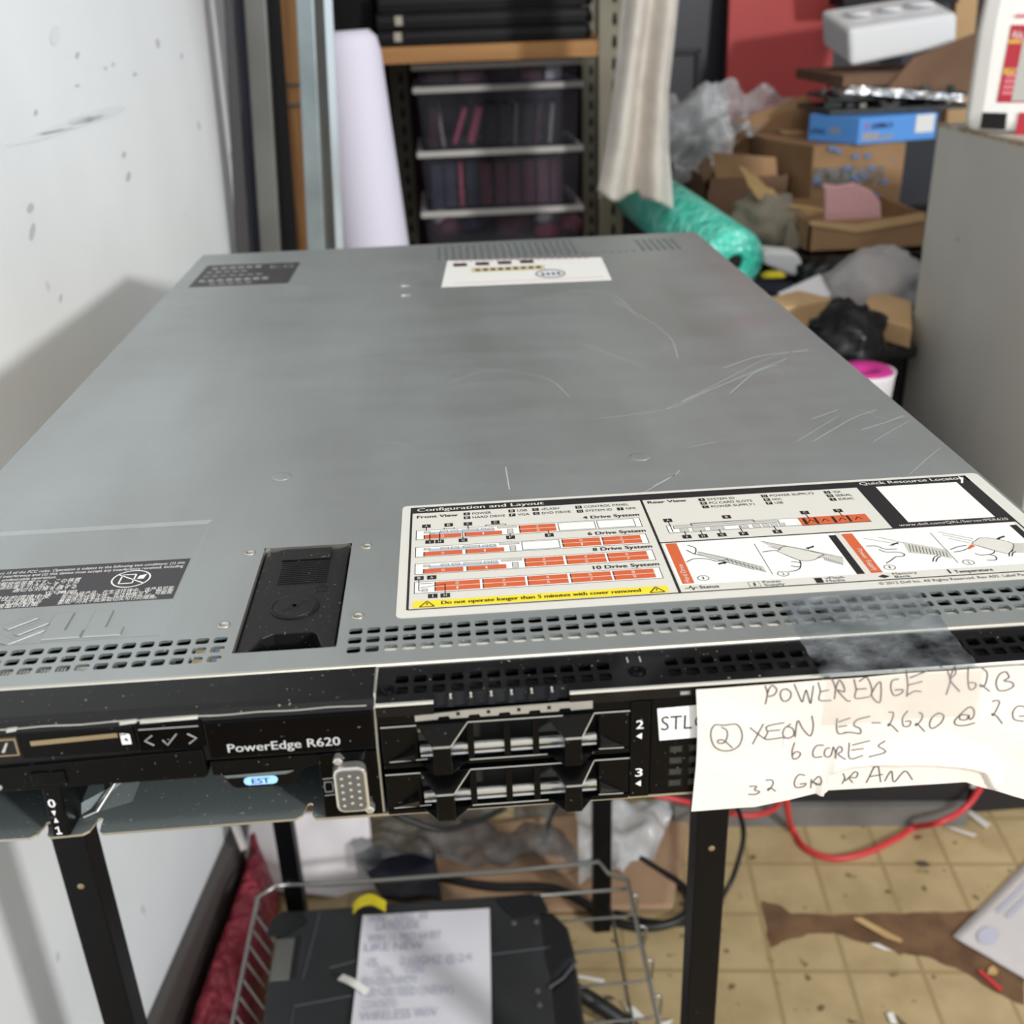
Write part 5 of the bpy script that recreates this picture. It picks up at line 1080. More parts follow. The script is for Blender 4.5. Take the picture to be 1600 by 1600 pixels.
# clear bins
bins = [(-1, 130, 'top clear bin, mostly hidden by the wooden shelf'), (130, 232, 'second clear bin from the top with slanting dark sleeves'), (232, 325, 'third clear bin with navy and maroon cases'), (325, 418, 'lowest visible clear bin with pink and white items')]
YB = 1.86
zr = [at(780, y_, Y=YB).z for y_ in (21, 131, 232, 326, 425, 520, 610)]; zr[0] = zs0-.006
xa, xb = at(650, 180, Y=YB).x, at(910, 180, Y=YB).x
BN = []
def bin_(k, zt2, zb2, label):
    B = empty('storage_bin', ((xa+xb)/2, YB+.12, zb2), label, 'storage bin', 'clear bins on the shelving')
    q = MB(); zt3 = zt2-.004; zb3 = zb2+.0; i = .012
    t4 = [(xa+.004, YB+.004, zt3), (xb-.004, YB+.004, zt3), (xb-.004, YB+.26, zt3), (xa+.004, YB+.26, zt3)]; b4 = [(xa+i, YB+.012, zb3), (xb-i, YB+.012, zb3), (xb-i, YB+.25, zb3), (xa+i, YB+.25, zb3)]
    q.poly([b4[0], b4[1], t4[1], t4[0]]); q.poly([b4[1], b4[2], t4[2], t4[1]]); q.poly([b4[3], b4[0], t4[0], t4[3]]); q.poly([b4[2], b4[3], t4[3], t4[2]]); q.poly(b4)
    q.build('tub', 'bin_clear', B)
    q = MB(); t = .012; zq = zt2
    q.box(xa-.004, xb+.002, YB-.004, YB+.012, zq-.012, zq); q.box(xa-.004, xa+.008, YB, YB+.262, zq-.012, zq); q.box(xb-.01, xb+.002, YB, YB+.262, zq-.012, zq); q.box(xa-.004, xb+.002, YB+.252, YB+.264, zq-.012, zq)
    q.build('rim', 'bin_rim', B, bevel=.003)
for k, (a_, b_, lab) in enumerate(bins): bin_(k, zr[k], zr[k+1]+.001, lab)
zbt = zr[4]
q = MB(); q.box(xa+.004, xb-.004, YB+.01, YB+.25, .322, zbt); tag(q.build('dark_carton', 'darkred', None), 'dark carton beneath the clear bins', 'box')
rnd = random.Random(3)
def case_in(k, x, w_, mt, lab, h=None, tilt=0, grp=None):
    zb2, zt2 = zr[k+1]+.003, zr[k]-.02; h = h or (zt2-zb2)
    q = MB(); R_ = Matrix.Rotation(tilt, 3, 'Y'); hh = h*.96
    q.obox((x, YB+.11, zb2+hh/2+abs(math.sin(tilt))*w_/2), (w_, .16, hh*math.cos(tilt)), R_); tag(q.build('media_case', mt, None), lab, 'case', grp)
nx = [(.02, 'navy'), (.046, 'navy'), (.067, 'pinkish'), (.09, 'navy'), (.116, 'maroon'), (.145, 'maroon'), (.172, 'maroon'), (.2, 'maroon'), (.228, 'maroon'), (.256, 'maroon')]
for off, m_ in nx: case_in(2, xa+.012+off, .022 if m_ != 'pinkish' else .008, m_, {'navy': 'navy case upright at the left of the third clear bin', 'maroon': 'maroon case upright at the right of the third clear bin', 'pinkish': 'thin pink sleeve between navy cases in the third clear bin'}[m_], .085, 0, 'cases in the third bin')
for off, m_, tl, w_ in ((.02, 'darkred', .1, .02), (.034, 'tan_sq', -.1, .005), (.07, 'pinkish', .35, .008), (.1, 'pinkish', .3, .014), (.13, 'bench_black', .12, .02), (.155, 'black_rib', .1, .018), (.178, 'tan_sq', .06, .004), (.2, 'bench_black', .1, .02), (.222, 'darkred', .12, .01), (.247, 'tan_sq', .1, .006), (.262, 'bench_black', .06, .015)):
    case_in(1, xa+.012+off, w_, m_, {'darkred': 'dark red sleeve leaning in the second clear bin', 'tan_sq': 'thin pale card edge in the second clear bin', 'pinkish': 'pink sleeve leaning in the second clear bin', 'bench_black': 'black case leaning in the second clear bin', 'black_rib': 'charcoal case in the middle of the second clear bin'}[m_], .075, tl, 'cases in the second bin')
for off, m_, w_ in ((.03, 'darkred', .05), (.09, 'maroon', .05), (.15, 'darkred', .05), (.2, 'maroon', .04), (.245, 'white_part', .03)):
    case_in(0, xa+.02+off, w_, m_, {'darkred': 'dark red sleeve in the top clear bin', 'maroon': 'maroon sleeve in the top clear bin', 'white_part': 'white sheet standing at the right of the top clear bin'}[m_], .06, 0, 'cases in the top bin')
for (x_, y_), r_, m_, lab in (((700, 355), .03, 'maroon', 'maroon bundle at the left in the lowest bin'), ((735, 350), .022, 'bluegrey', 'grey bundle in the lowest bin'), ((800, 352), .035, 'maroon', 'large maroon bundle in the middle of the lowest bin'), ((855, 362), .025, 'pinkish', 'bright pink bundle at the right of the lowest bin'), ((890, 350), .022, 'pinkish', 'tall pink bundle against the right end of the lowest bin'), ((850, 340), .018, 'tan_sq', 'pale bundle on top in the lowest bin'), ((690, 340), .02, 'white_part', 'white wrapping at the top left of the lowest bin')):
    c_ = at(x_, y_, Y=YB+.06); blob('bundle', m_, lab, 'bundle', (c_.x, c_.y, max(c_.z, zr[4]+r_*.6)), r_, r_, r_*.9, 20, .25, 2., x_*.1)
# cloth
Yc = 1.45; q = MB()
L0 = [(975, -260), (975, 0), (962, 130), (948, 230), (934, 300)]; R0_ = [(1062, -260), (1060, 0), (1046, 150), (1048, 240), (1056, 318)]
def lerp_px(L_, v):
    k = v*(len(L_)-1); i = min(int(k), len(L_)-2); f = k-i; return (L_[i][0]*(1-f)+L_[i+1][0]*f, L_[i][1]*(1-f)+L_[i+1][1]*f)
def cfn(u, v):
    a = lerp_px(L0, v); b = lerp_px(R0_, v); x = a[0]*(1-u)+b[0]*u; y = a[1]*(1-u)+b[1]*u
    if v > .85: y += (10*math.sin(u*7)+(8 if u > .55 else -2))*(v-.85)/.15
    p_ = at(x, y, Y=Yc); p_.y += .022*math.cos(u*11+v*1.5)*(.5+.5*v)+.004*nz(u*3, v*5, 2)-.0; return p_
q.grid(cfn, 60, 40)
tp0 = cfn(.5, 0)
def cfn2(u, v):
    p_ = cfn(u, 0).copy(); p_.z += v*(1.645-p_.z); p_.y += v*(YP-.004-p_.y); return p_
q.grid(cfn2, 60, 10); q.grid(lambda u, v: cfn2(u, 1)+Vector((0, v*.03, .002*math.sin(v*3))), 60, 3)
tag(q.build('cloth_towel', 'cloth', None, smooth=True, solid=.003, weld=True), 'off-white cloth hanging in folds from the shelving post', 'cloth')

# ------------------------------------------------------------------ door and red board
dr = MB(); x0, x1 = at(1000, 0, Y=2.6).x, at(1700, 0, Y=2.6).x
dr.box(x0, x0+.8, 2.6, 2.64, 0, 2.03); DR = struct(dr.build('door_1', 'door_black')); DR['_w'] = tuple(DR.location)
for pa, pb in (((1046, 78), (1090, 190)),):
    a, b = at(*pa, Y=2.598), at(*pb, Y=2.598); xl_, xr_ = a.x-.12, b.x
    q = MB(); zt2, zb2 = a.z, a.z-.7; t = .012
    for bx_ in ((xl_, xr_, zt2-t, zt2), (xl_, xr_, zb2, zb2+t), (xl_, xl_+t, zb2, zt2), (xr_-t, xr_, zb2, zt2)): q.box(bx_[0], bx_[1], 2.588, 2.6, bx_[2], bx_[3])
    q.build('panel_moulding', 'door_black', DR, bevel=.004)
q = MB(); A4 = [at(1150, 0, Y=2.44), at(1318, 0, Y=2.44)]; xl_, xr_ = at(1146, 70, Y=2.44).x, at(1313, 80, Y=2.44).x
q.hexa([(xl_-.01, 2.40, 0), (xr_-.01, 2.40, 0), (xr_-.01, 2.42, 0), (xl_-.01, 2.42, 0)], [(xl_+.012, 2.58, 1.7), (xr_+.012, 2.58, 1.7), (xr_+.012, 2.598, 1.7), (xl_+.012, 2.598, 1.7)])
tag(q.build('red_board', 'red_board', None), 'large red board leaning upright against the black door', 'board')

# ------------------------------------------------------------------ bench with the heap of packaging
BZT = .56; th = math.radians(-6)
def rm(x, y): return (x*math.cos(th)-y*math.sin(th), x*math.sin(th)+y*math.cos(th))
BE = empty('storage_bench', (.75, 1.6, 0), 'low black bench at the back right carrying the heap of packaging', 'bench')
f0, f1 = at(1120, 1287, Z=0), at(1556, 1287, Z=0)
f1.x = min(f1.x, .655)
q = MB(); q.box(.40, 1.35, 1.2, 2.32, .08, BZT); q.build('cabinet_body', 'bench_black', BE)
q = MB(); q.box(.41, 1.34, 1.21, 2.31, 0, .08); q.build('kick_strip', 'kick_grey', BE)
PL = empty('low_plinth', (.48, 1.0, 0), 'low black plinth with grey kick strip on the tiles beneath the note', 'plinth')
P = [(f0.x-.06, f0.y+.01), (f1.x, f1.y+.01), (.655, 1.19), (f0.x-.06, 1.19)]
q = MB(); q.prism([(x, y, .3) for x, y in P], [(x, y, .035) for x, y in P]); q.build('body', 'bench_black', PL)
q = MB(); q.prism([(x, y-(.01 if y < 1 else 0), .034) for x, y in P], [(x, y-(.01 if y < 1 else 0), 0) for x, y in P]); q.build('kick_strip', 'kick_grey', PL)
q = MB(); q.box(.29, .535, .875, 1.185, .301, BZT); tag(q.build('black_crate', 'bench_black', None, bevel=.004), 'black crate on the low plinth carrying the round tub', 'crate')
# grey cabinet at the right
CZ = .871; CBx = .66
CB = empty('grey_cabinet', (.95, 1.0, 0), 'tall grey metal cabinet with chipped top edge at the right', 'cabinet')
q = MB(); q.box(CBx, 1.3, .82, 1.185, 0.05, CZ); q.build('body', 'cab_grey', CB, bevel=.003)
q = MB(); q.box(CBx+.01, 1.29, .83, 1.175, 0, .05); q.build('base', 'bench_black', CB)
q = MB(); 
for k in range(46):
    y = .85+k*.0074; h = .003+.004*abs(nz(k*.37, 1, 2)); q.box(CBx-.0006, CBx+.01, y, y+.0074, CZ-h, CZ+.0006)
q.build('chipped_edge', 'cab_worn', CB)
# jug standing on the cabinet
jc = Vector((.736, 1.083, CZ+.001)); JT = math.radians(-38); JR = Matrix.Rotation(JT, 3, 'Z'); JN = JR@Vector((0, -1, 0))
JG = empty('chemical_jug', jc, 'white plastic jug with red and white label on the grey cabinet', 'jug')
def onface(px, py, o=.0006):
    d = Vector(BR*(px-800)/FPX+BD*(py-800)/FPX+BF); c_ = Vector(CP); p0 = jc+JN*(.0708+o)
    return c_+d*((p0-c_).dot(JN)/d.dot(JN))
q = MB(); rings = []
for z_, w_ in zip([0, .004, .014, .05, .09, .11, .13, .16, .19, .22, .25, .27], [.062, .068, .0705, .0705, .0705, .0705, .0695, .067, .063, .053, .038, .022]):
    rings.append([jc+JR@Vector((a, b, z_)) for a, b, _ in rrect(0, 0, 2*w_, 2*w_, w_*.35, 0)])
vs = [v for r in rings for v in r]
fs = [(i*12+k, i*12+(k+1) % 12, (i+1)*12+(k+1) % 12, (i+1)*12+k) for i in range(len(rings)-1) for k in range(12)]+[tuple(range(11, -1, -1)), tuple((len(rings)-1)*12+k for k in range(12))]
q.add(vs, fs); q.build('body', 'jug', JG, bevel=.003)
q = MB(); q.lathe([(.02, .27), (.021, .272), (.021, .295), (.019, .297)], jc, 20); q.build('cap', 'label_red', JG)
jl = MB()
def jpx(pts_, m, o): jl.poly([onface(*p_, o) for p_ in pts_], m)
jpx([(1580, 39), (1640, 39), (1640, 160), (1557, 160)], 0, .0006)
jpx([(1583, 56), (1600, 55), (1600, 63), (1583, 64)], 1, .0008)
for k in range(5): jpx([(1565+k*2, 148-k*9), (1582+k*2, 148-k*9), (1583+k*2, 142-k*9), (1566+k*2, 142-k*9)], 1, .0008)
jpx([(1576, 62), (1596, 62), (1596, 68), (1575, 68)], 2, .0008); jpx([(1569, 107), (1586, 106), (1585, 115), (1567, 116)], 2, .0008)
jpx([(1599, 60), (1650, 60), (1650, 158), (1580, 158)], 3, .001)
jpx([(1587, 22), (1650, 22), (1650, 27), (1586, 27)], 1, .0008)
jl.build('red_label', ['label_red', 'label_pink', 'txt_yellow', 'label_mid'], JG)
q = MB(); v0 = onface(1580, 58, .0012); ux = JR@Vector((1, 0, 0)); text(q, 'Alc', 0, 0, .013, .007, lambda u, w_: v0+ux*u+Vector((0, 0, w_)), 0); q.build('label_lettering', 'label_white', JG)
for nm, mt, pts_ in (('black_patch', 'black_rib', ((1535, 176), (1573, 177), (1570, 203), (1531, 201))), ('base_label', 'label_red', ((1592, 176), (1640, 177), (1640, 216), (1585, 214)))):
    q = MB(); P = [onface(*p_, .002) for p_ in pts_]; q.prism(P, [p_-JN*.003 for p_ in P]); q.build(nm, mt, JG)

# heap of packaging: outlines at their own distance, with real depth
def pprism(name, mt, pts_, Y, depth, label=None, cat=None, parent=None, dx=0, dz=0, bevel=.002, group=None, seat=None):
    P = [at(*p_, Y=Y) for p_ in pts_]
    if seat is not None:
        zmin = min(v.z for v in P)
        for v in P:
            if v.z < zmin+.012: v.z = seat
    bk = Vector((dx, depth, dz)); q = MB(); q.prism(P, [v+bk for v in P])
    o = q.build(name, mt, parent, bevel=bevel); return tag(o, label, cat, group) if parent is None else o
def wbox(name, mt, x0, x1, y0, y1, z0, z1, label, cat, rot=0, bevel=.002, group=None):
    q = MB(); c_ = Vector(((x0+x1)/2, (y0+y1)/2, (z0+z1)/2)); q.obox(c_, (x1-x0, y1-y0, z1-z0), Matrix.Rotation(rot, 3, 'Z'))
    o = q.build(name, mt, None, bevel=bevel); o['_w'] = tuple(o.location); return tag(o, label, cat, group)
# taped brown box carrying the right-hand stack
v0, v1 = at(1272, 228, Y=1.78), at(1412, 228, Y=1.78); zt2 = v0.z
TB = empty('taped_box', ((v0.x+v1.x)/2, 1.9, BZT), 'brown box with blue-printed clear tape under the blue box', 'box')
q = MB(); lft = v0.x-.05; P = [(v0.x, 1.78), (v1.x, 1.77), (v1.x+.05, 2.04), (lft, 2.06), (lft, 1.93)]
q.prism([(x, y, zt2) for x, y in P], [(x, y, BZT+.001) for x, y in P]); q.build('carton', 'card', TB, bevel=.002)
q = MB(); za, zb_ = at(1300, 262, Y=1.775).z, at(1300, 292, Y=1.775).z; q.box(v0.x+.002, v1.x-.002, 1.772, 1.7755, zb_, za); q.build('tape_band', 'tape_clear', TB)
q = MB()
for x_, y_ in ((1276, 282), (1325, 262), (1337, 245), (1356, 244), (1362, 262), (1336, 277), (1350, 276), (1383, 284), (1404, 287), (1371, 304), (1380, 330), (1402, 330), (1398, 250), (1300, 232), (1310, 236), (1290, 320)):
    a = at(x_, y_, Y=1.7715); q.box(a.x-.006, a.x+.006, 1.7712, 1.7718, a.z-.004, a.z+.004)
q.build('tape_print', 'print_blue', TB)
# blue box: near corner at pixel 1340
c_ = at(1340, 222, Y=1.76); r_ = at(1460, 222, Y=1.80); l_ = at(1262, 220, Y=1.86)
BB = empty('blue_box', (c_.x, 1.85, zt2), 'flat blue printed box with a white sticker on the brown taped box', 'box')
hh = at(1340, 185, Y=1.76).z-zt2
P = [(c_.x, c_.y), (r_.x, r_.y), (r_.x-.02, 2.0), (l_.x+.06, 2.0), (l_.x, l_.y)]
q = MB(); q.prism([(x, y, zt2+hh) for x, y in P], [(x, y, zt2+.001) for x, y in P], 0); q.build('carton', 'box_blue', BB, bevel=.0015)
ux = Vector((r_.x-c_.x, r_.y-c_.y, 0)); LW = ux.length; ux.normalize(); no_ = Vector((ux.y, -ux.x, 0))*.001
fb = lambda u, v: Vector((c_.x, c_.y, zt2))+ux*u+no_+Vector((0, 0, v))
uy = Vector((l_.x-c_.x, l_.y-c_.y, 0)); LW2 = uy.length; uy.normalize(); nl_ = Vector((-uy.y, uy.x, 0))*.001
if nl_.y > 0: nl_ = -nl_
fb2 = lambda u, v: Vector((l_.x, l_.y, zt2))-uy*u+nl_+Vector((0, 0, v))
q = MB(); text(q, 'A', .012, hh*.55, .022, hh*.3, fb, 0); text(q, 'GAMING X', .027, hh*.58, .072, hh*.2, fb, 1, .0004); text(q, 'H510', .01, hh*.16, .042, hh*.28, fb, 2, .0005); text(q, 'SOCKET', .046, hh*.14, .075, hh*.18, fb, 2)
q.poly([fb(LW*.72, hh*.3), fb(LW*.96, hh*.3), fb(LW*.96, hh*.97), fb(LW*.72, hh*.97)], 3)
text(q, 'H510', LW2*.45, hh*.35, LW2*.65, hh*.25, fb2, 2); text(q, 'GAMING', LW2*.05, hh*.3, LW2*.35, hh*.22, fb2, 1)
q.build('printing', ['txt_red', 'txt_navy', 'txt_yellow', 'label_white'], BB)
# circuit boards on the blue box
zc = zt2+hh+.001; x0 = at(1290, 170, Y=1.84).x; x1 = at(1512, 160, Y=1.84).x
PB = empty('circuit_boards', ((x0+x1)/2, 1.9, zc), 'pile of bare circuit boards with foil on the blue box', 'circuit boards')
zh = at(1400, 140, Y=1.84).z
q = MB(); q.obox(((x0+x1)/2, 1.92, zc+.005), (x1-x0, .18, .008), Matrix.Rotation(.04, 3, 'Z')); q.build('board', 'pcb_dark', PB); q = MB(); q.obox(((x0+x1)/2+.01, 1.93, zc+.026), (x1-x0-.01, .16, .006), Matrix.Rotation(-.05, 3, 'Z')); q.build('board', 'pcb_dark', PB)
rr = random.Random(5)
for k in range(40):
    x = x0+rr.random()*(x1-x0-.03); y = 1.825+rr.random()*.09; s_ = .008+rr.random()*.02; z_ = rr.choice((zc+.009, zc+.029)); q = MB(); q.box(x, x+s_, y, y+.01, z_, z_+.004+rr.random()*.011); q.build('component', ('pcb_dark', 'pcb_dark', 'tan_sq', 'black_rib', 'pcb_green', 'navy_dark')[rr.randrange(6)], PB)
crumple('foil', 'foil', '', '', [Vector((x0+.02, 1.84, zh-.004)), Vector((x1-.02, 1.83, zh-.008)), Vector((x1-.03, 1.98, zh)), Vector((x0+.05, 2.0, zh+.002))], 20, 12, .004, 40, parent=PB)
crumple('foil_edge', 'foil', '', '', [at(1330, 134, Y=1.83), at(1506, 148, Y=1.83), at(1506, 158, Y=1.825), at(1318, 146, Y=1.825)], 30, 4, .003, 60, parent=PB)
# open brown carton above the boards, foam tray resting in it
zk = zh+.004; xk0, xk1 = at(1318, 120, Y=1.9).x, at(1560, 120, Y=1.9).x
OC = empty('open_carton', ((xk0+xk1)/2, 2.0, zk), 'open brown carton with a raised flap behind the jug', 'box')
q = MB(); q.box(xk0, xk1, 1.9, 2.2, zk, zk+.02); q.build('tray', 'card_dark', OC)
q = MB(); P = [at(*p_, Y=1.89) for p_ in ((1385, 140), (1560, 150), (1560, 40), (1525, 52), (1462, 76), (1428, 90))]; q.prism(P, [v+Vector((0, .006, 0)) for v in P]); q.build('flap', 'card_dark', OC)
FM = empty('foam_block', (at(1400, 100, Y=2.0).x, 2.05, zk+.021), 'white foam packing block with hollows on the open carton', 'foam block')
F4 = [at(*p_, Y=1.99) for p_ in ((1329, 105), (1495, 72), (1497, 20), (1318, 52))]
top = [at(1318, 36, Y=1.99), at(1497, 20, Y=1.99)]
q = MB(); bk = Vector((-.01, .15, .035)); P = [F4[0], F4[1], F4[2], at(1326, 46, Y=1.99)]
q.prism(P, [v+bk for v in P]); q.build('block', 'foam', FM, bevel=.01, bseg=3)
q = MB()
for u_, s_ in ((.22, .022), (.52, .02), (.8, .025)):
    v = P[3].lerp(P[2], u_)+bk*.5+Vector((0, 0, .004)); q.lathe([(s_*1.1, -.004), (s_*1.1, .003), (s_*.75, .004), (s_*.7, -.003)], v, 20, sy=1.2)
q.build('hollow', 'foam', FM, smooth=True)
pprism('wood_post', 'card_light', [(1500, -60), (1534, -60), (1534, 80), (1500, 80)], 2.3, .03, 'pale wooden post standing behind the jug', 'post', seat=BZT)
pprism('dark_shelf', 'bench_black', [(1318, -40), (1500, -40), (1500, 5), (1318, 9)], 2.3, .1, 'dark shelf edge above the foam block', 'shelf')
# open carton tray in front with pink foam
zt3 = at(1350, 345, Y=1.5)
x0, x1 = at(1264, 365, Y=1.5).x, at(1450, 365, Y=1.5).x; z0, z1 = at(1350, 392, Y=1.5).z, at(1350, 342, Y=1.5).z
TR = empty('carton_tray', ((x0+x1)/2, 1.6, z0), 'low open cardboard tray holding a pink foam sheet', 'box')
q = MB(); t = .004; q.box(x0, x1, 1.5, 1.5+t, z0, z1); q.box(x0, x1, 1.72, 1.72+t, z0, z1); q.box(x0, x0+t, 1.5, 1.72, z0, z1); q.box(x1-t, x1, 1.5, 1.72, z0, z1); q.box(x0, x1, 1.5, 1.72, z0, z0+t); q.build('carton', 'card', TR)
q = MB(); P = [at(*p_, Y=1.497) for p_ in ((1265, 345), (1340, 352), (1445, 332), (1445, 345), (1340, 364), (1266, 352))]; q.prism(P, [v+Vector((0, .004, 0)) for v in P]); q.build('flap', 'card_light', TR)
P = [at(*p_, Y=1.53) for p_ in ((1293, 350), (1290, 300), (1286, 288), (1312, 291), (1335, 286), (1362, 298), (1376, 315), (1384, 348))]
for v in P[:1]+P[-1:]: v.z = z0+.006
q = MB(); q.prism(P, [v+Vector((0, .012, .0)) for v in P]); tag(q.build('pink_foam', 'pink_foam', None, bevel=.003), 'pale pink foam sheet standing in the cardboard tray', 'foam sheet')
BKC = wbox('black_crate', 'bag_black', x0-.02, x1, 1.47, 1.73, BZT+.001, z0-.001, 'black crate under the cardboard tray', 'crate')
pprism('kraft_sliver', 'kraft', [(1262, 322), (1300, 330), (1262, 340), (1200, 318)], 1.6, .01, 'narrow kraft flap sticking out left of the tray', 'cardboard')
# left part of the heap
x0, x1 = at(1104, 260, Y=1.78).x, at(1236, 260, Y=1.78).x; zt4 = at(1180, 276, Y=1.78).z
OB = empty('open_box', ((x0+x1)/2, 1.9, BZT), 'open brown box with an upright flap right of the cloth', 'box')
q = MB(); t = .004; q.box(x0, x1, 1.78, 1.78+t, BZT+.001, zt4); q.box(x0, x1, 1.98, 1.98+t, BZT+.001, zt4); q.box(x0, x0+t, 1.78, 1.98, BZT+.001, zt4); q.box(x1-t, x1, 1.78, 1.98, BZT+.001, zt4); q.build('carton', 'card_dark', OB)
P = [at(*p_, Y=1.785) for p_ in ((1114, 238), (1212, 246), (1216, 284), (1118, 278))]; q = MB(); q.prism(P, [v+Vector((0, .004, 0)) for v in P]); q.build('flap', 'card', OB)
P = [at(*p_, Y=1.78) for p_ in ((1090, 262), (1104, 244), (1112, 250), (1108, 300))]; q = MB(); q.prism(P, [v+Vector((0, .004, 0)) for v in P]); q.build('flap', 'card_dark', OB)
pprism('cardboard_flap', 'card', [(1140, 240), (1150, 205), (1215, 180), (1262, 163), (1270, 175), (1262, 225), (1215, 250)], 2.05, .012, 'large brown cardboard flap beside the clear film', 'cardboard', dz=.02, seat=BZT)
pprism('orange_scrap', 'card_light', [(1218, 205), (1260, 206), (1262, 214), (1232, 218)], 1.99, .03, 'orange-brown cardboard corner left of the blue box', 'cardboard')
crumple('plastic_film', 'film_clear', 'crumpled clear plastic film heaped beneath the red board', 'plastic film', [at(1040, 140, Y=2.1), at(1250, 140, Y=2.2), at(1175, 215, Y=2.0), at(1045, 250, Y=1.95)], 40, 30, .03, 14, 4)
crumple('plastic_film', 'film_clear', 'milky plastic film rising behind the hanging cloth', 'plastic film', [at(1040, 165, Y=2.0), at(1130, 128, Y=2.05), at(1150, 235, Y=1.9), at(1045, 300, Y=1.9)], 40, 30, .03, 16, 11)
crumple('kraft_paper', 'kraft', 'torn yellowish kraft paper over the open box', 'paper', [at(1153, 258, Y=1.62), at(1200, 290, Y=1.62), at(1248, 332, Y=1.6), at(1185, 310, Y=1.6)], 20, 16, .006, 30, 2, solid=.003)
blob('grey_paper', 'grey_paper', 'crumpled grey-beige paper between the green roll and the tray', 'paper', at(1195, 350, Y=1.62)-Vector((0, 0, .004)), .07, .06, .055, 40, .3, 2.4, 3)
pprism('paper_cone', 'grey_paper', [(1232, 352), (1240, 348), (1258, 385), (1262, 410), (1252, 432), (1228, 420), (1225, 380)], 1.55, .03, 'upright scrap of grey-beige paper left of the black crate', 'paper', seat=BZT)
pprism('foam_scrap', 'foam', [(1192, 398), (1200, 392), (1246, 396), (1254, 410), (1252, 428), (1240, 430), (1195, 414)], 1.45, .05, 'white foam scrap at the end of the green roll', 'foam scrap', bevel=.006, seat=BZT+.05)
wbox('dark_pack', 'navy', .5, .66, 1.40, 1.52, BZT+.001, BZT+.04, 'dark grey pack under the white foam scrap', 'pack')
v = at(1208, 430, Y=1.38); blob('yellow_scrap', 'label_yellow', 'small yellow scrap below the white foam scrap', 'scrap', (v.x, v.y, max(v.z, BZT+.045)), .02, .015, .006, 20, .2, 2, 1)
crumple('white_sheet', 'paper_white', 'white sheet tilted behind the small tan box', 'paper', [at(1215, 458, Y=1.3), at(1282, 428, Y=1.34), at(1300, 462, Y=1.3), at(1240, 480, Y=1.28)], 10, 8, .001, solid=.001)
# tan box
a, b, c2, d2 = at(1200, 470, Y=1.2), at(1225, 502, Y=1.14), at(1303, 470, Y=1.2), at(1250, 455, Y=1.26)
zt5 = at(1260, 475, Y=1.2).z
q = MB(); P = [at(*p_, Z=zt5) for p_ in ((1180, 470), (1222, 482), (1303, 466), (1248, 453))]
q.prism(P, [Vector((v.x, v.y, BZT+.001)) for v in P]) if False else q.prism(P, [Vector((v.x, v.y, zt5-.035)) for v in P])
tag(q.build('tan_box', 'card_light', None, bevel=.002), 'light tan box beside the server edge', 'box')
v = P[0]; cxm, cym = sum(p_.x for p_ in P)/4, sum(p_.y for p_ in P)/4
wbox('white_carton', 'white_part', cxm-.06, cxm+.03, cym-.05, cym+.03, BZT+.001, zt5-.036, 'white carton under the light tan box', 'box')
# grey bag, dark bags, small tan box
blob('grey_bag', 'bag_grey', 'grey plastic bag bulging beside the grey cabinet', 'bag', at(1365, 455, Y=1.36)-Vector((0, 0, .0)), .082, .07, .068, 48, .16, 2.2, 5)
v = at(1385, 500, Y=1.22)
q = MB(); zt6 = at(1385, 480, Y=1.22).z; P = [at(*p_, Z=zt6) for p_ in ((1343, 490), (1425, 512), (1425, 470), (1362, 452))]; q.prism(P, [p_-Vector((0, 0, .03)) for p_ in P]); tag(q.build('tan_box', 'card_light', None, bevel=.002), 'small tan box on the black case next to the cabinet', 'box')
cxm, cym = sum(p_.x for p_ in P)/4, sum(p_.y for p_ in P)/4
wbox('black_case', 'case_dark', cxm-.1, min(cxm+.05, .65), cym-.09, cym+.06, BZT+.001, zt6-.031, 'black case under the small tan box', 'case', bevel=.006)
blob('black_bag', 'bag_black', 'shiny black bag between the server and the grey cabinet', 'bag', at(1325, 520, Y=1.1)-Vector((0, 0, .01)), .05, .06, .05, 40, .25, 2.6, 8)
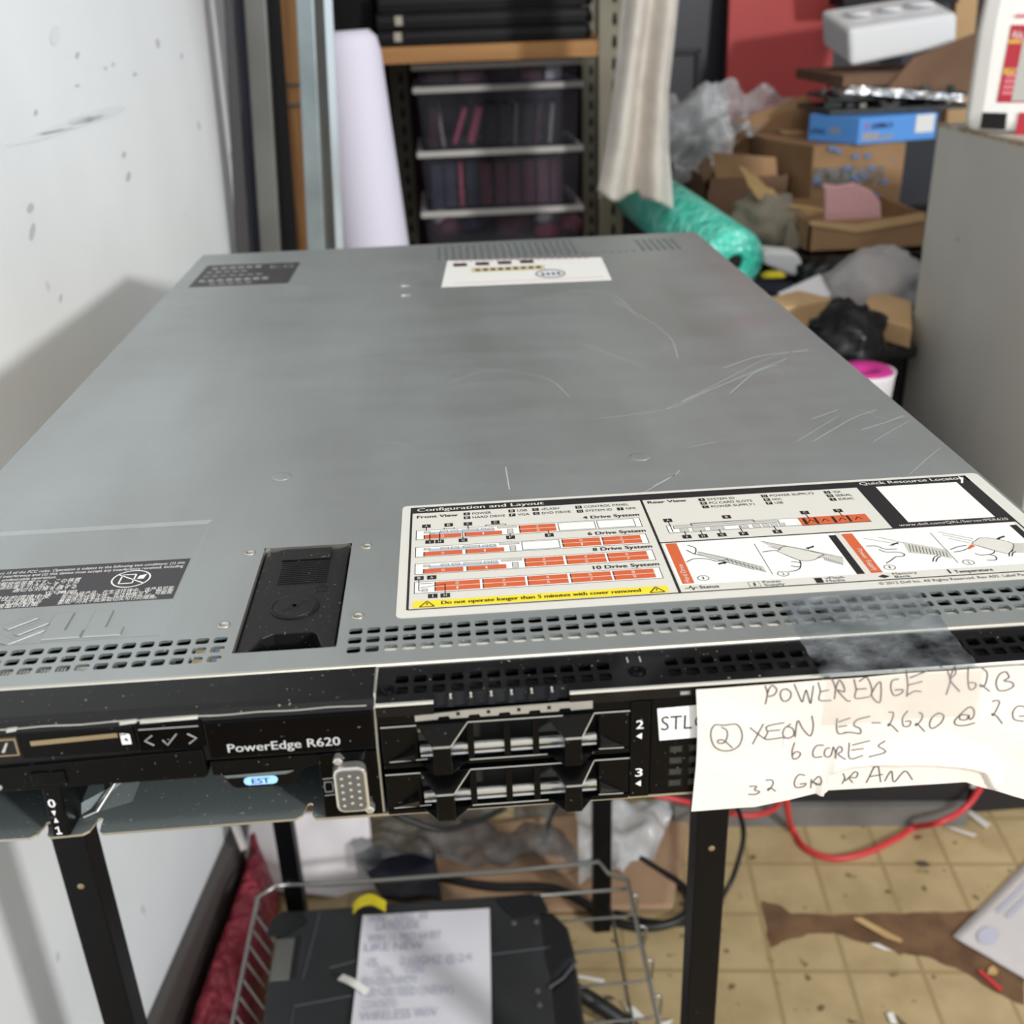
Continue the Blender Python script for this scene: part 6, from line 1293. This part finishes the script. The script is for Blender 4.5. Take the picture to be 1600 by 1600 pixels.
blob('black_bag', 'bag_black', 'black bag behind the grey plastic bag', 'bag', at(1300, 420, Y=1.42)-Vector((0, 0, .02)), .06, .04, .04, 40, .25, 2.6, 14)
# pink tub
tc_ = at(1352, 572, Z=BZT+.06); TU = empty('round_tub', (tc_.x, tc_.y, BZT), 'round white tub with magenta lid beside the grey cabinet', 'tub')
q = MB(); q.lathe([(.03, .001), (.033, .003), (.036, .05), (.037, .055), (.034, .055), (.033, .05)], (tc_.x, tc_.y, BZT), 32); q.build('tub_wall', 'tub_white', TU, smooth=True)
q = MB(); q.lathe([(.034, .044), (.0345, .053), (.03, .058), (.012, .055), (.01, .052)], (tc_.x, tc_.y, BZT), 32); q.build('lid', 'magenta', TU, smooth=True)
q = MB(); q.lathe([(.0405, .02), (.0415, .05)], (tc_.x, tc_.y, BZT), 32); q.build('band', 'teal', TU) if False else None
# green bubble wrap roll
ga, gb = at(1148, 412, Y=1.30), at(1003, 302, Y=1.72); d = (ga-gb).normalized(); R = .051
q = MB(); n_ = d.cross(Vector((0, 0, 1))).normalized(); m_ = d.cross(n_); vs = []; K = 40
prof = [(0, R*.98), (.5, R), (.97, R*1.0), (.985, R*.95), (1, R*.8), (1.004, R*.4), (1, R*.26), (.9, R*.2)]
Lg = (ga-gb).length
for f, r in prof:
    for k in range(K): t = 2*math.pi*k/K; vs.append(gb+d*Lg*f+n_*r*math.cos(t)+m_*r*math.sin(t))
fs = [(i*K+k, i*K+(k+1) % K, (i+1)*K+(k+1) % K, (i+1)*K+k) for i in range(len(prof)-1) for k in range(K)]+[tuple(range(K-1, -1, -1)), tuple((len(prof)-1)*K+k for k in range(K))]
GR = empty('bubble_wrap_roll', gb, 'green bubble wrap roll lying slanted behind the server corner', 'bubble wrap')
q.add(vs, fs); q.build('wrap', 'green_wrap', GR, smooth=True)
q = MB(); q.tube([ga-d*.06, ga-d*.004], R*.24, 16); q.build('core_hole', 'dark_gap', GR)
for o in list(bpy.data.objects):
    if '_w' in o: del o['_w']
